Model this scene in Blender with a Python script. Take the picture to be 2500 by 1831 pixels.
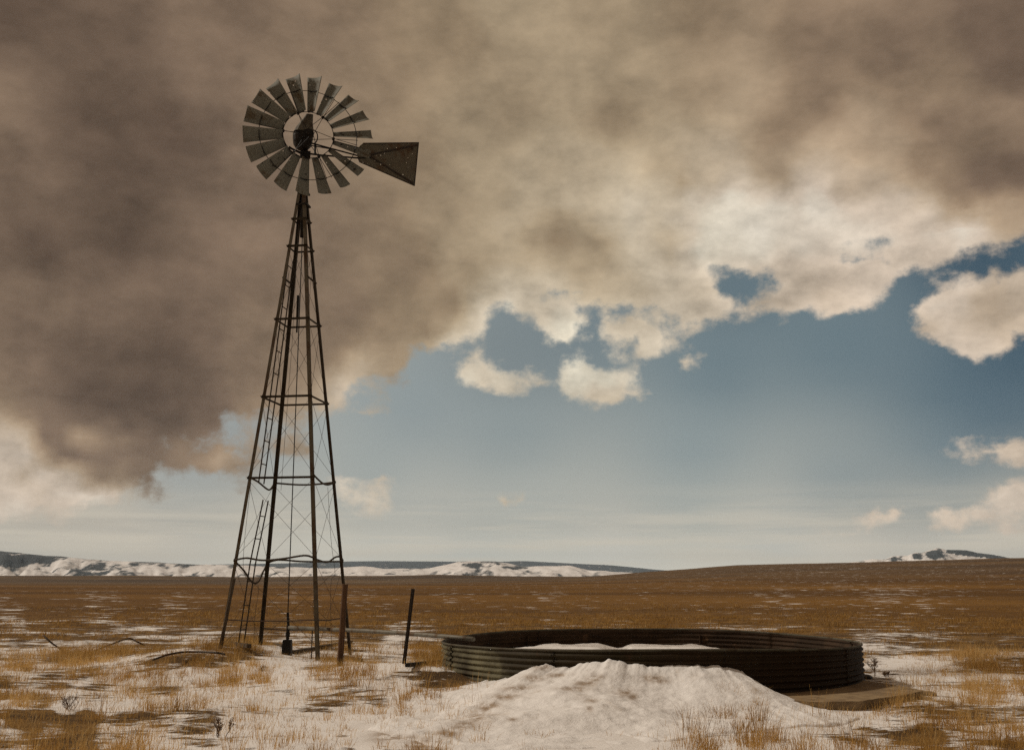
import bpy, math, random
import numpy as np
from mathutils import Vector, Matrix

# ------------------------------------------------------------------ clearing
for o in list(bpy.data.objects):
    bpy.data.objects.remove(o)
SC = bpy.context.scene
COL = SC.collection
random.seed(4)
RNG = np.random.default_rng(7)

# ------------------------------------------------------------------ camera
EYE, FOC, PITCH = 1.66, 2520.8, math.radians(11.089)
CX, CY = 1250.0, 915.5
cam = bpy.data.cameras.new('camera')
cam.sensor_width = 36.0
cam.lens = FOC / 2500.0 * 36.0
cam.clip_start, cam.clip_end = 0.1, 80000.0
cam_o = bpy.data.objects.new('camera', cam)
cam_o.location = (0, 0, EYE)
cam_o.rotation_euler = (math.pi / 2 + PITCH, 0, 0)
COL.objects.link(cam_o)
SC.camera = cam_o

# ------------------------------------------------------------------ exposure
SC.view_settings.view_transform = 'Standard'
SC.view_settings.look = 'None'
SC.view_settings.exposure = 0.0
SC.view_settings.gamma = 1.0
SC.cycles.use_denoising = False

# survey of the photograph: a sight line measured in it becomes a direction in the world, and back
cp, sp = math.cos(PITCH), math.sin(PITCH)


def sight(px, py):
    X, U = (np.asarray(px, float) - CX) / FOC, (CY - np.asarray(py, float)) / FOC
    return np.stack([X, cp - U * sp, sp + U * cp], -1)


def seen(P):
    P = np.asarray(P, float)
    x, y, z = P[..., 0], P[..., 1], P[..., 2] - EYE
    d = np.maximum(y * cp + z * sp, 1e-3)
    return CX + FOC * x / d, CY - FOC * (-y * sp + z * cp) / d


def at_depth(px, py, Y):
    d = sight(px, py)
    return Vector((d[0] / d[1] * Y, Y, EYE + d[2] / d[1] * Y))


def on_level(px, py, z=0.0):
    d = sight(px, py)
    t = (z - EYE) / d[2]
    return Vector((d[0] * t, d[1] * t, z))


def on_plane(px, py, p0, n):
    d = Vector(sight(px, py))
    o = Vector((0, 0, EYE))
    return o + d * ((p0 - o).dot(n) / d.dot(n))


def lin(c):
    return tuple(((v / 255.0) / 12.92 if v / 255.0 <= 0.04045 else ((v / 255.0 + 0.055) / 1.055) ** 2.4) for v in c)


# ------------------------------------------------------------------ sky
def sdf(poly, x, y):
    """signed distance, positive inside"""
    P = np.array(poly, float)
    d = np.full(x.shape, 1e9)
    ins = np.zeros(x.shape, bool)
    for i in range(len(P)):
        a, b = P[i], P[(i + 1) % len(P)]
        e = b - a
        wx, wy = x - a[0], y - a[1]
        t = np.clip((wx * e[0] + wy * e[1]) / (e @ e), 0, 1)
        d = np.minimum(d, np.hypot(wx - e[0] * t, wy - e[1] * t))
        c = ((a[1] <= y) & (b[1] > y)) | ((b[1] <= y) & (a[1] > y))
        with np.errstate(divide='ignore', invalid='ignore'):
            xi = a[0] + (y - a[1]) / (e[1] if e[1] else 1e-9) * e[0]
        ins ^= c & (x < xi)
    return np.where(ins, d, -d)


DECK = [(-900, -1600), (3400, -1600), (3400, 380), (2620, 530), (2500, 570), (2400, 604), (2330, 626), (2250, 656), (2180, 690), (2130, 750),
        (2060, 752), (2030, 782), (1990, 765), (1900, 765), (1790, 772), (1740, 790), (1672, 818), (1640, 780), (1610, 762), (1560, 752), (1500, 755), (1450, 742), (1400, 722),
        (1335, 718), (1300, 735), (1250, 735), (1215, 745), (1222, 800), (1190, 828), (1130, 835), (1060, 852), (1000, 870), (985, 908),
        (955, 925), (900, 925), (880, 930), (850, 958), (868, 985), (830, 1000), (760, 1008), (700, 1022), (650, 1008), (600, 1015), (545, 1000), (550, 1042),
        (530, 1072), (460, 1085), (395, 1085), (420, 1116), (392, 1132), (380, 1160), (350, 1180), (300, 1182),
        (330, 1192), (318, 1208), (255, 1210), (205, 1228), (155, 1234), (110, 1250), (60, 1264), (-200, 1272), (-900, 1280)]
CUMULI = [
    [(2225, 772), (2242, 740), (2292, 704), (2350, 676), (2390, 688), (2440, 668), (2500, 656), (2640, 640), (2700, 760), (2500, 800), (2470, 820), (2445, 872), (2410, 866), (2390, 892), (2360, 886), (2340, 856), (2296, 842), (2240, 810)],
    [(1360, 950), (1372, 905), (1392, 882), (1388, 865), (1408, 852), (1430, 880), (1450, 902), (1480, 905), (1540, 903), (1575, 930), (1590, 960), (1560, 972), (1530, 980), (1480, 996), (1440, 986), (1400, 980)],
    [(1118, 925), (1140, 905), (1170, 896), (1230, 900), (1262, 920), (1285, 896), (1302, 915), (1345, 920), (1340, 948), (1290, 952), (1200, 952), (1130, 946)],
    [(1250, 760), (1290, 740), (1345, 728), (1400, 725), (1428, 790), (1412, 830), (1370, 830), (1330, 815), (1300, 790), (1262, 790)],
    [(1475, 800), (1500, 770), (1560, 760), (1610, 800), (1622, 840), (1600, 878), (1555, 872), (1540, 830)],
]
HOLES = [[(1215, 750), (1250, 742), (1268, 800), (1330, 842), (1430, 845), (1380, 862), (1300, 890), (1160, 890), (1060, 885), (1190, 840)],
         [(1432, 752), (1462, 752), (1470, 812), (1450, 850), (1432, 820)],
         [(1100, 960), (1340, 960), (1350, 900), (1362, 960), (1300, 990), (1150, 985)],
         [(1755, 678), (1800, 672), (1830, 684), (1880, 672), (1885, 688), (1850, 712), (1800, 716), (1770, 700)],
         [(2068, 620), (2120, 600), (2165, 594), (2150, 612), (2095, 632), (2070, 640)]]
PUFFS = [  # small clouds: x, y, half width, half height
    (1692, 882, 26, 24), (845, 1198, 50, 15), (908, 1238, 28, 13), (602, 1186, 26, 12), (943, 1172, 15, 7), (1250, 1216, 18, 15),
    (2352, 1092, 38, 18), (2460, 1106, 60, 22), (2490, 1208, 62, 36), (2315, 1276, 40, 28), (2420, 1258, 60, 16), (2490, 1278, 45, 18),
    (128, 1262, 42, 9), (380, 1207, 12, 7), (720, 1075, 42, 26), (620, 1060, 22, 18), (530, 1125, 75, 30), (440, 1108, 50, 24), (1170, 880, 24, 13), (1640, 850, 10, 14), (1505, 862, 16, 18), (1540, 880, 16, 14),
    (930, 985, 26, 9), (1845, 800, 26, 10), (1500, 815, 26, 18), (2060, 1285, 24, 5), (2165, 1257, 14, 5)]

CLOUD_TONES = [
    (0, 0, 88, 74, 62), (250, 100, 99, 85, 70), (500, 50, 118, 102, 85), (800, 50, 126, 110, 92), (1100, 100, 142, 124, 103), (1250, 250, 152, 134, 111), (0, 270, 118, 103, 88), (250, 300, 92, 78, 64),
    (400, 330, 88, 74, 60), (500, 200, 116, 100, 83), (100, 480, 107, 92, 78), (300, 400, 90, 76, 62), (100, 620, 86, 73, 61), (300, 600, 86, 73, 60), (450, 600, 112, 96, 80), (60, 690, 118, 102, 87), (180, 540, 98, 84, 70),
    (700, 250, 130, 112, 94), (900, 250, 136, 118, 98), (1000, 400, 140, 122, 101), (800, 600, 121, 104, 86), (1100, 500, 152, 133, 111), (1000, 650, 128, 110, 90), (600, 480, 116, 100, 83), (900, 500, 130, 113, 94),
    (1250, 0, 160, 142, 119), (1500, 50, 152, 136, 114), (1700, 50, 140, 124, 104), (2000, 100, 128, 111, 92), (2200, 100, 120, 104, 87), (2450, 40, 104, 90, 78), (2480, 130, 96, 83, 74), (1400, 200, 160, 142, 118),
    (1700, 200, 148, 131, 109), (2000, 250, 130, 112, 92), (2300, 240, 138, 121, 102), (1500, 280, 145, 127, 103), (1900, 330, 140, 121, 97), (2100, 330, 156, 138, 117), (2300, 300, 121, 105, 88), (2450, 300, 126, 111, 94),
    (1350, 400, 172, 154, 129), (1600, 400, 166, 150, 129), (1700, 430, 176, 163, 144), (1900, 425, 152, 135, 113), (2080, 430, 176, 158, 137), (2250, 420, 136, 119, 100), (2400, 450, 104, 91, 78), (2480, 420, 104, 91, 79), (2330, 490, 120, 105, 88), (2600, 450, 104, 91, 79),
    (1250, 560, 175, 157, 133), (1370, 580, 139, 121, 95), (1460, 600, 150, 132, 106), (1300, 610, 150, 132, 106), (1550, 520, 202, 191, 172), (1800, 500, 216, 209, 195), (1700, 620, 216, 209, 195), (1850, 570, 222, 215, 202), (1650, 560, 206, 195, 177), (1640, 590, 172, 158, 136), (2000, 500, 222, 210, 192),
    (2200, 530, 202, 187, 168), (2350, 565, 220, 206, 189), (2450, 525, 152, 134, 116), (2450, 590, 196, 181, 165), (1450, 660, 173, 153, 127), (1300, 650, 186, 169, 146), (1350, 715, 198, 184, 165), (1550, 690, 183, 165, 140), (1700, 700, 194, 179, 158),
    (2050, 690, 198, 182, 161), (2000, 740, 190, 172, 149), (1650, 780, 204, 189, 168), (1930, 640, 200, 188, 168), (2150, 640, 202, 186, 166),
    (300, 800, 108, 93, 79), (600, 780, 128, 111, 94), (150, 760, 118, 102, 87), (300, 870, 87, 74, 63), (400, 865, 86, 72, 61), (450, 950, 96, 82, 69), (250, 965, 80, 68, 57), (380, 1005, 88, 74, 61), (550, 900, 125, 108, 90), (600, 985, 146, 127, 107),
    (800, 830, 126, 108, 89), (950, 800, 140, 122, 101), (1050, 800, 136, 118, 95), (1100, 740, 136, 117, 94), (850, 760, 118, 101, 83), (960, 890, 152, 134, 112), (850, 960, 196, 181, 160), (700, 860, 135, 117, 97), (880, 910, 178, 162, 140), (1150, 825, 204, 192, 172), (1090, 838, 206, 194, 174), (1180, 775, 206, 195, 178),
    (1235, 745, 216, 206, 191), (30, 960, 128, 112, 97), (20, 1100, 188, 173, 155), (60, 1070, 196, 182, 164), (140, 1090, 90, 76, 65), (110, 1050, 100, 86, 74), (250, 1140, 102, 87, 75), (60, 1165, 166, 150, 133), (200, 1195, 208, 198, 181), (110, 1215, 190, 177, 158), (300, 1080, 134, 117, 100), (200, 1060, 150, 133, 116),
    (450, 1105, 132, 114, 98), (560, 1130, 156, 136, 118), (720, 1080, 160, 142, 124), (620, 1060, 156, 138, 120), (345, 1165, 124, 107, 92),
    (1370, 790, 214, 206, 190), (1280, 765, 196, 184, 167), (1590, 850, 204, 194, 176), (1540, 790, 196, 182, 163), (1440, 940, 216, 208, 191), (1420, 870, 206, 196, 178), (1520, 960, 196, 182, 158), (1490, 985, 196, 182, 158), (1570, 955, 200, 186, 164), (1200, 930, 208, 198, 180), (1310, 930, 204, 193, 174),
    (2330, 740, 206, 194, 174), (2310, 700, 198, 183, 163), (2420, 765, 172, 153, 132), (2470, 700, 194, 178, 157), (2380, 830, 202, 186, 165), (2270, 790, 186, 168, 146),
    (1692, 882, 202, 190, 170), (845, 1200, 208, 199, 180), (2460, 1106, 196, 182, 163), (2475, 1212, 206, 193, 173), (2315, 1276, 196, 183, 164), (1000, 1220, 205, 196, 178), (130, 1262, 200, 188, 170),
    (500, 1010, 92, 78, 66), (350, 1045, 100, 86, 73), (180, 1000, 90, 77, 65), (80, 990, 108, 94, 80), (0, 1040, 170, 155, 138), (20, 1220, 206, 194, 177), (520, 940, 100, 86, 72), (330, 930, 86, 73, 61), (150, 900, 98, 84, 71), (560, 860, 122, 105, 89),
    (180, 1112, 90, 76, 65), (215, 1138, 94, 80, 68), (270, 1152, 104, 89, 76), (100, 1040, 104, 90, 77), (50, 1110, 222, 212, 196), (95, 1155, 216, 205, 188), (150, 1192, 226, 217, 201), (235, 1205, 226, 217, 201), (60, 1225, 214, 203, 187), (0, 1080, 218, 206, 190), (20, 1165, 196, 182, 165), (330, 1150, 108, 92, 79), (370, 1140, 116, 100, 86), (300, 1135, 100, 86, 73), (290, 1085, 124, 107, 92), (255, 1050, 120, 104, 90), (190, 1075, 160, 144, 126),
    (1500, 470, 186, 172, 150), (1400, 500, 182, 165, 141), (1900, 520, 216, 207, 191), (2050, 540, 214, 202, 184), (1950, 460, 198, 184, 165), (1750, 560, 218, 210, 195), (1300, 480, 176, 158, 134), (1500, 560, 188, 173, 151), (1200, 480, 166, 148, 125), (1700, 500, 206, 196, 179), (2150, 570, 212, 199, 181), (2280, 560, 210, 196, 178), (1600, 650, 200, 188, 169), (1620, 480, 188, 176, 157), (1450, 420, 174, 158, 134),
    (1665, 446, 156, 143, 123), (1740, 420, 176, 164, 146), (1610, 560, 186, 174, 155), (1630, 590, 166, 153, 134), (1560, 600, 196, 182, 162), (1420, 650, 166, 147, 120), (1500, 670, 176, 157, 131), (1250, 640, 172, 152, 127), (1200, 620, 168, 148, 122), (1150, 650, 152, 133, 109), (1180, 720, 176, 158, 136),
    (1240, 700, 198, 182, 162), (1300, 700, 198, 184, 164), (1950, 600, 214, 202, 184), (1880, 690, 204, 190, 170), (1960, 700, 196, 180, 159), (2060, 660, 204, 188, 168), (2150, 700, 206, 190, 172), (1980, 760, 206, 192, 173), (2200, 610, 206, 191, 172), (2280, 620, 204, 189, 172), (2100, 590, 214, 200, 183), (1780, 750, 204, 190, 171), (1860, 740, 192, 175, 154),
    (2290, 760, 210, 198, 179), (2360, 700, 208, 196, 177), (2440, 730, 178, 160, 139), (2400, 800, 186, 168, 147), (2400, 860, 204, 189, 169), (2350, 860, 206, 191, 171), (2480, 790, 188, 171, 151), (1420, 900, 222, 214, 198), (1480, 930, 218, 210, 194), (1540, 930, 212, 202, 184), (1470, 970, 188, 173, 149), (1530, 985, 194, 179, 155), (1150, 930, 210, 200, 183), (1230, 925, 208, 197, 180), (1180, 945, 194, 180, 161),
    (220, 1000, 84, 71, 59), (300, 1010, 84, 71, 60), (430, 1015, 86, 73, 61), (520, 985, 92, 78, 65), (200, 940, 86, 73, 61), (380, 950, 80, 68, 57), (300, 910, 104, 89, 74), (420, 905, 106, 91, 75), (200, 880, 96, 82, 69), (500, 840, 104, 89, 74), (370, 820, 96, 82, 68), (440, 860, 88, 75, 62), (560, 960, 118, 102, 86), (250, 820, 104, 90, 76), (100, 830, 108, 94, 80), (50, 900, 112, 98, 83), (60, 1000, 132, 116, 100), (500, 1060, 118, 101, 85), (420, 1075, 122, 105, 89), (360, 1060, 106, 91, 77),
    (270, 1195, 212, 203, 187), (220, 1215, 206, 195, 178), (300, 1190, 210, 200, 184), (150, 1215, 204, 193, 175), (120, 1180, 186, 172, 154), (180, 1175, 204, 193, 175), (20, 1120, 216, 204, 187), (40, 1250, 212, 201, 184), (700, 700, 122, 105, 87), (650, 640, 118, 101, 84), (550, 700, 116, 100, 83), (400, 680, 106, 91, 76), (300, 720, 112, 97, 81), (250, 660, 104, 90, 75), (350, 620, 100, 86, 71),
    (-300, 300, 105, 92, 78), (-300, 900, 105, 92, 78), (-300, 1200, 190, 178, 160), (2800, 200, 110, 96, 82), (2800, 700, 180, 164, 145), (1250, -700, 132, 118, 100), (0, -600, 112, 98, 83), (2500, -600, 116, 101, 86)]
AIR_TONES = [
    (2470, 860, 56, 82, 99), (2300, 950, 84, 106, 118), (2050, 850, 98, 118, 127), (2400, 620, 54, 78, 94), (1800, 700, 92, 111, 120), (1750, 900, 103, 122, 130), (1450, 800, 112, 126, 131), (1250, 870, 118, 129, 132), (1700, 1100, 132, 146, 149), (2300, 1100, 102, 122, 132),
    (2300, 1230, 138, 147, 147), (1250, 1050, 138, 149, 150), (1000, 1000, 138, 149, 151), (900, 1150, 153, 161, 159), (600, 1080, 143, 149, 149), (420, 1160, 156, 161, 159), (1300, 1250, 171, 174, 167), (1700, 1250, 163, 169, 164), (1300, 1340, 194, 188, 172), (1900, 1290, 172, 174, 167), (700, 1270, 186, 180, 166),
    (100, 1290, 180, 171, 156), (300, 1310, 191, 182, 166), (300, 1345, 183, 174, 159), (600, 1345, 196, 187, 169), (2200, 1330, 199, 187, 168), (1700, 1370, 201, 191, 171), (2450, 1345, 201, 188, 168), (2100, 1345, 203, 191, 172), (2450, 1300, 160, 160, 152), (2050, 1180, 128, 142, 146), (2450, 1000, 76, 99, 114),
    (2000, 1350, 206, 194, 174), (1850, 1365, 205, 195, 176), (2300, 1318, 204, 192, 172), (2490, 1318, 204, 191, 171), (1500, 1345, 196, 190, 176), (1900, 1325, 178, 178, 170), (2200, 1295, 150, 155, 152), (1000, 1250, 176, 176, 168),
    (100, 1330, 186, 178, 162), (-200, 1300, 185, 176, 160), (2700, 900, 56, 82, 99), (2700, 1300, 160, 160, 152), (1250, 400, 70, 95, 110), (-200, 1000, 140, 148, 150), (200, 1245, 186, 178, 163), (1000, 1320, 196, 190, 174), (800, 1355, 200, 193, 176)]


def shepard(ctrl, x, y, p=3.2, soft=30.0):
    C = np.array(ctrl, float)
    acc = np.zeros(x.shape + (C.shape[1] - 2,))
    wt = np.zeros(x.shape)
    for c in C:
        w = 1.0 / ((x - c[0]) ** 2 + (y - c[1]) ** 2 + soft * soft) ** (p / 2)
        acc += w[..., None] * c[2:]
        wt += w
    return acc / wt[..., None]


AZ0, AZ1 = math.radians(-34), math.radians(34)


def sstep_np(x, a, b):
    t = np.clip((np.asarray(x) - a) / (b - a), 0, 1)
    return t * t * (3 - 2 * t)


def chart(azs, els):
    A, E_ = np.meshgrid(azs, els)
    D = np.stack([np.cos(E_) * np.sin(A), np.cos(E_) * np.cos(A), np.sin(E_)], -1)
    return seen(D * 1000 + np.array([0, 0, EYE]))


def make_sky():
    w = bpy.data.worlds.new('World')
    SC.world = w
    w.use_nodes = True
    w.cycles.sampling_method = 'MANUAL'
    w.cycles.sample_map_resolution = 512
    nt = w.node_tree
    nt.nodes.clear()
    L = nt.links.new

    def N(t, **k):
        n = nt.nodes.new(t)
        for a, b in k.items():
            setattr(n, a, b)
        return n

    def M(op, a, b=None, c=None, clamp=False):
        n = N('ShaderNodeMath', operation=op, use_clamp=clamp)
        for i, v in enumerate((a, b, c)):
            if v is None:
                continue
            if hasattr(v, 'links'):
                L(v, n.inputs[i])
            else:
                n.inputs[i].default_value = v
        return n.outputs[0]

    def mix(f, a, b, mode='MIX'):
        n = N('ShaderNodeMixRGB', blend_type=mode)
        for i, v in enumerate((f, a, b)):
            if hasattr(v, 'links'):
                L(v, n.inputs[i])
            else:
                n.inputs[i].default_value = v if i == 0 else (*v, 1)
        return n.outputs[0]

    co = N('ShaderNodeTexCoord')
    dirv = co.outputs['Generated']

    def noise(scale, detail, rough, squash=1.0, off=0.0):
        m = N('ShaderNodeMapping')
        L(dirv, m.inputs[0])
        m.inputs['Scale'].default_value = (scale, scale, scale * squash)
        m.inputs['Location'].default_value = (off, off * .7, off * .3)
        n = N('ShaderNodeTexNoise')
        n.inputs['Scale'].default_value = 1.0
        n.inputs['Detail'].default_value = detail
        n.inputs['Roughness'].default_value = rough
        L(m.outputs[0], n.inputs['Vector'])
        return n

    def warped(scale, amp, detail, rough, squash=1.3, off=0.0):
        n = noise(scale, detail, rough, squash, off)
        s = N('ShaderNodeVectorMath', operation='SUBTRACT')
        L(n.outputs['Color'], s.inputs[0])
        s.inputs[1].default_value = (.5, .5, .5)
        m = N('ShaderNodeVectorMath', operation='SCALE')
        L(s.outputs[0], m.inputs[0])
        m.inputs['Scale'].default_value = amp
        a = N('ShaderNodeVectorMath', operation='ADD')
        L(dirv, a.inputs[0])
        L(m.outputs[0], a.inputs[1])
        nn = N('ShaderNodeVectorMath', operation='NORMALIZE')
        L(a.outputs[0], nn.inputs[0])
        sep = N('ShaderNodeSeparateXYZ')
        L(nn.outputs[0], sep.inputs[0])
        az = M('ARCTAN2', sep.outputs[0], sep.outputs[1])
        el = M('ARCSINE', sep.outputs[2])
        return az, el

    def grid(rows, fac, r, soft=False):
        out = None
        for i, row in enumerate(rows):
            n = N('ShaderNodeValToRGB')
            L(fac, n.inputs[0])
            n.color_ramp.interpolation = 'B_SPLINE' if soft else 'LINEAR'
            els = n.color_ramp.elements
            k = len(row)
            els[0].position, els[1].position = 0, 1
            for j in range(1, k - 1):
                els.new(j / (k - 1))
            for j in range(k):
                els[j].color = (*[float(v) for v in row[j]], 1)
            if out is None:
                out = n.outputs[0]
            else:
                out = mix(M('SUBTRACT', r, float(i - 1), clamp=True), out, n.outputs[0])
        return out

    d2 = math.degrees
    # cloud cover: distance inside (+) or outside (-) the cloud outlines
    az, el = warped(26, .030, 7, .62)
    e0, de, nrow = math.radians(-1.5), math.radians(.95), 30
    els = e0 + de * np.arange(nrow)
    azs = np.linspace(AZ0, AZ1, 94)
    x, y = chart(azs, els)
    s = sdf(DECK, x, y)
    for h in HOLES:
        s = np.minimum(s, -sdf(h, x, y) - 10)
    for c in CUMULI:
        s = np.maximum(s, sdf(c, x, y))
    for (px, py, rx, ry) in PUFFS:
        q = np.hypot((x - px) / rx, (y - py) / ry)
        s = np.maximum(s, (1 - q) * min(rx, ry) * 1.2 + np.where(y > 1000, 8, 2))
    val = np.clip(.5 + s / 200.0, 0, 1)
    rows = [[(val[i, j], val[i, 31 + j], val[i, 62 + j]) for j in range(32)] for i in range(nrow)]
    t = M('DIVIDE', M('SUBTRACT', az, AZ0), AZ1 - AZ0, clamp=True)
    t3 = M('MULTIPLY', M('MINIMUM', t, .99999), 3.0)
    seg = M('FLOOR', t3)
    fr = M('SUBTRACT', t3, seg)
    r = M('DIVIDE', M('SUBTRACT', el, e0), de)
    g = grid(rows, fr, r)
    sep = N('ShaderNodeSeparateXYZ')
    L(g, sep.inputs[0])
    s1 = M('GREATER_THAN', seg, .5)
    s2 = M('GREATER_THAN', seg, 1.5)
    v = M('ADD', M('MULTIPLY', sep.outputs[0], M('SUBTRACT', 1.0, s1)),
          M('ADD', M('MULTIPLY', sep.outputs[1], M('SUBTRACT', s1, s2)), M('MULTIPLY', sep.outputs[2], s2)))
    fine = noise(30, 9, .60, 1.25, 3.0).outputs['Fac']
    fine2 = noise(85, 8, .62, 1.2, 7.0).outputs['Fac']
    v = M('ADD', v, M('MULTIPLY', M('SUBTRACT', fine, .5), .34))
    v = M('ADD', v, M('MULTIPLY', M('SUBTRACT', fine2, .5), .15))
    cover = N('ShaderNodeMapRange', interpolation_type='SMOOTHSTEP')
    L(v, cover.inputs[0])
    cover.inputs[1].default_value, cover.inputs[2].default_value = .425, .59
    # body tone of the clouds: one brightness field, looked up in a row of cloud colours
    az2, el2 = warped(12, .036, 8, .62, 1.4, 5.0)
    e1, de1, nr1 = math.radians(-1.5), math.radians(.95), 37
    x, y = chart(np.linspace(AZ0, AZ1, 94), e1 + de1 * np.arange(nr1))
    cc = shepard(CLOUD_TONES, x, y, 3.8, 24)
    lum = (cc @ np.array([.45, .4, .15])) / 255.0
    t2 = M('MULTIPLY', M('MINIMUM', M('DIVIDE', M('SUBTRACT', az2, AZ0), AZ1 - AZ0, clamp=True), .99999), 3.0)
    sg = M('FLOOR', t2)
    g2 = grid([[(lum[i, j], lum[i, 31 + j], lum[i, 62 + j]) for j in range(32)] for i in range(nr1)], M('SUBTRACT', t2, sg), M('DIVIDE', M('SUBTRACT', el2, e1), de1))
    sp2 = N('ShaderNodeSeparateXYZ')
    L(g2, sp2.inputs[0])
    u1, u2 = M('GREATER_THAN', sg, .5), M('GREATER_THAN', sg, 1.5)
    tone = M('ADD', M('MULTIPLY', sp2.outputs[0], M('SUBTRACT', 1.0, u1)), M('ADD', M('MULTIPLY', sp2.outputs[1], M('SUBTRACT', u1, u2)), M('MULTIPLY', sp2.outputs[2], u2)))
    rampc = N('ShaderNodeValToRGB')
    L(tone, rampc.inputs[0])
    E2 = rampc.color_ramp.elements
    E2[0].position, E2[1].position = 0, 1
    E2[0].color, E2[1].color = (*lin((20, 16, 12)), 1), (*lin((255, 251, 242)), 1)
    for p_, c_ in ((.275, (84, 70, 59)), (.40, (118, 101, 85)), (.50, (146, 127, 105)), (.60, (172, 154, 130)), (.68, (186, 171, 150)), (.76, (204, 191, 173)), (.81, (214, 206, 190)), (.88, (232, 226, 212))):
        k_ = E2.new(p_)
        k_.color = (*lin(c_), 1)
    side = N('ShaderNodeMapRange', interpolation_type='SMOOTHSTEP')
    L(M('ABSOLUTE', M('SUBTRACT', az2, math.radians(2))), side.inputs[0])
    side.inputs[1].default_value, side.inputs[2].default_value = math.radians(4), math.radians(17)
    cloud = mix(1.0, rampc.outputs[0], mix(side.outputs[0], (1.01, 1.0, .95), (1.035, .99, .975)), 'MULTIPLY')
    n1 = noise(9, 9, .64, 1.6, 9.0).outputs['Fac']
    bil = M('ABSOLUTE', M('SUBTRACT', noise(7.5, 7, .52, 1.7, 12.0).outputs['Fac'], .5))
    n2 = noise(38, 6, .6, 1.5, 2.0).outputs['Fac']
    lit = N('ShaderNodeMapRange', interpolation_type='SMOOTHSTEP')
    L(tone, lit.inputs[0])
    lit.inputs[1].default_value, lit.inputs[2].default_value = .55, .72
    n3 = noise(20, 8, .62, 1.6, 4.0).outputs['Fac']
    gain = M('ADD', M('ADD', 1.0, M('MULTIPLY', M('SUBTRACT', n1, .5), .9)), M('MULTIPLY', M('SUBTRACT', n2, .5), .5))
    gain = M('ADD', gain, M('MULTIPLY', M('SUBTRACT', bil, .08), 1.5))
    gain = M('ADD', gain, M('MULTIPLY', M('MULTIPLY', M('SUBTRACT', n3, .5), lit.outputs[0]), .75))
    rimv = N('ShaderNodeMapRange', interpolation_type='SMOOTHSTEP')
    L(v, rimv.inputs[0])
    rimv.inputs[1].default_value, rimv.inputs[2].default_value = .74, .54
    gain = M('ADD', gain, M('MULTIPLY', M('MULTIPLY', rimv.outputs[0], lit.outputs[0]), .12))
    vm = N('ShaderNodeVectorMath', operation='SCALE')
    L(cloud, vm.inputs[0])
    L(gain, vm.inputs['Scale'])
    cloud = vm.outputs[0]
    # clear air between them: sky texture, with the day's own tint
    sk = N('ShaderNodeTexSky', sky_type='NISHITA')
    sk.sun_disc = False
    sk.sun_elevation, sk.sun_rotation = SUN_EL, SUN_AZ
    sk.dust_density = 2.0
    skc = mix(1.0, sk.outputs[0], (.06, .055, .045), 'MULTIPLY')
    sepd = N('ShaderNodeSeparateXYZ')
    L(dirv, sepd.inputs[0])
    az3 = M('ARCTAN2', sepd.outputs[0], sepd.outputs[1])
    el3 = M('ARCSINE', sepd.outputs[2])
    els = math.radians(-1) + math.radians(1.25) * np.arange(20)
    x, y = chart(np.linspace(AZ0, AZ1, 32), els)
    aa = shepard(AIR_TONES, x, y, 3.0, 60)
    al = np.where(aa / 255 <= .04045, aa / 255 / 12.92, ((aa / 255 + .055) / 1.055) ** 2.4)
    t4 = M('DIVIDE', M('SUBTRACT', az3, AZ0), AZ1 - AZ0, clamp=True)
    r4 = M('DIVIDE', M('ADD', el3, math.radians(1)), math.radians(1.25))
    air = mix(.06, grid((al * .9 + al.mean(-1, keepdims=True) * .1) * (1.07 + .52 * sstep_np(els, math.radians(3.2), 0))[:, None, None], t4, r4, True), skc)
    # thin streaks of high cloud low over the horizon
    st = noise(5, 6, .6, 16.0, 1.0).outputs['Fac']
    stv = N('ShaderNodeMapRange')
    L(st, stv.inputs[0])
    stv.inputs[1].default_value, stv.inputs[2].default_value = .42, .62
    lowm = N('ShaderNodeMapRange', interpolation_type='SMOOTHSTEP')
    L(el3, lowm.inputs[0])
    lowm.inputs[1].default_value, lowm.inputs[2].default_value = math.radians(5.5), math.radians(1.5)
    air = mix(M('MULTIPLY', M('MULTIPLY', stv.outputs[0], lowm.outputs[0]), .6), air, lin((220, 209, 189)))
    col = mix(cover.outputs[0], air, cloud)
    bg = N('ShaderNodeBackground')
    L(col, bg.inputs[0])
    bg.inputs[1].default_value = 1.0
    out = N('ShaderNodeOutputWorld')
    L(bg.outputs[0], out.inputs[0])


SUN_EL, SUN_AZ = math.radians(41), math.radians(-82)     # azimuth from +Y, negative = to the left
make_sky()
sun = bpy.data.lights.new('sun', 'SUN')
sun.energy = 2.5
sun.angle = math.radians(5)
sun.color = (1.0, .91, .79)
sun_o = bpy.data.objects.new('sun', sun)
sdv = Vector((math.sin(SUN_AZ) * math.cos(SUN_EL), math.cos(SUN_AZ) * math.cos(SUN_EL), math.sin(SUN_EL)))
sun_o.rotation_euler = sdv.to_track_quat('Z', 'Y').to_euler()
sun_o.location = sdv * 50
COL.objects.link(sun_o)


# ------------------------------------------------------------------ noise for the terrain
def vnoise(x, y, seed=0):
    xi, yi = np.floor(x).astype(np.int64), np.floor(y).astype(np.int64)
    xf, yf = x - xi, y - yi
    u, v = xf * xf * xf * (xf * (xf * 6 - 15) + 10), yf * yf * yf * (yf * (yf * 6 - 15) + 10)

    def h(a, b):
        n = (a * 374761393 + b * 668265263 + seed * 982451653) & 0xFFFFFFFF
        n = ((n ^ (n >> 13)) * 1274126177) & 0xFFFFFFFF
        return ((n ^ (n >> 16)) & 0xFFFF) / 65535.0
    a, b, c, d = h(xi, yi), h(xi + 1, yi), h(xi, yi + 1), h(xi + 1, yi + 1)
    return a + (b - a) * u + (c - a) * v + (a - b - c + d) * u * v


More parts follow.
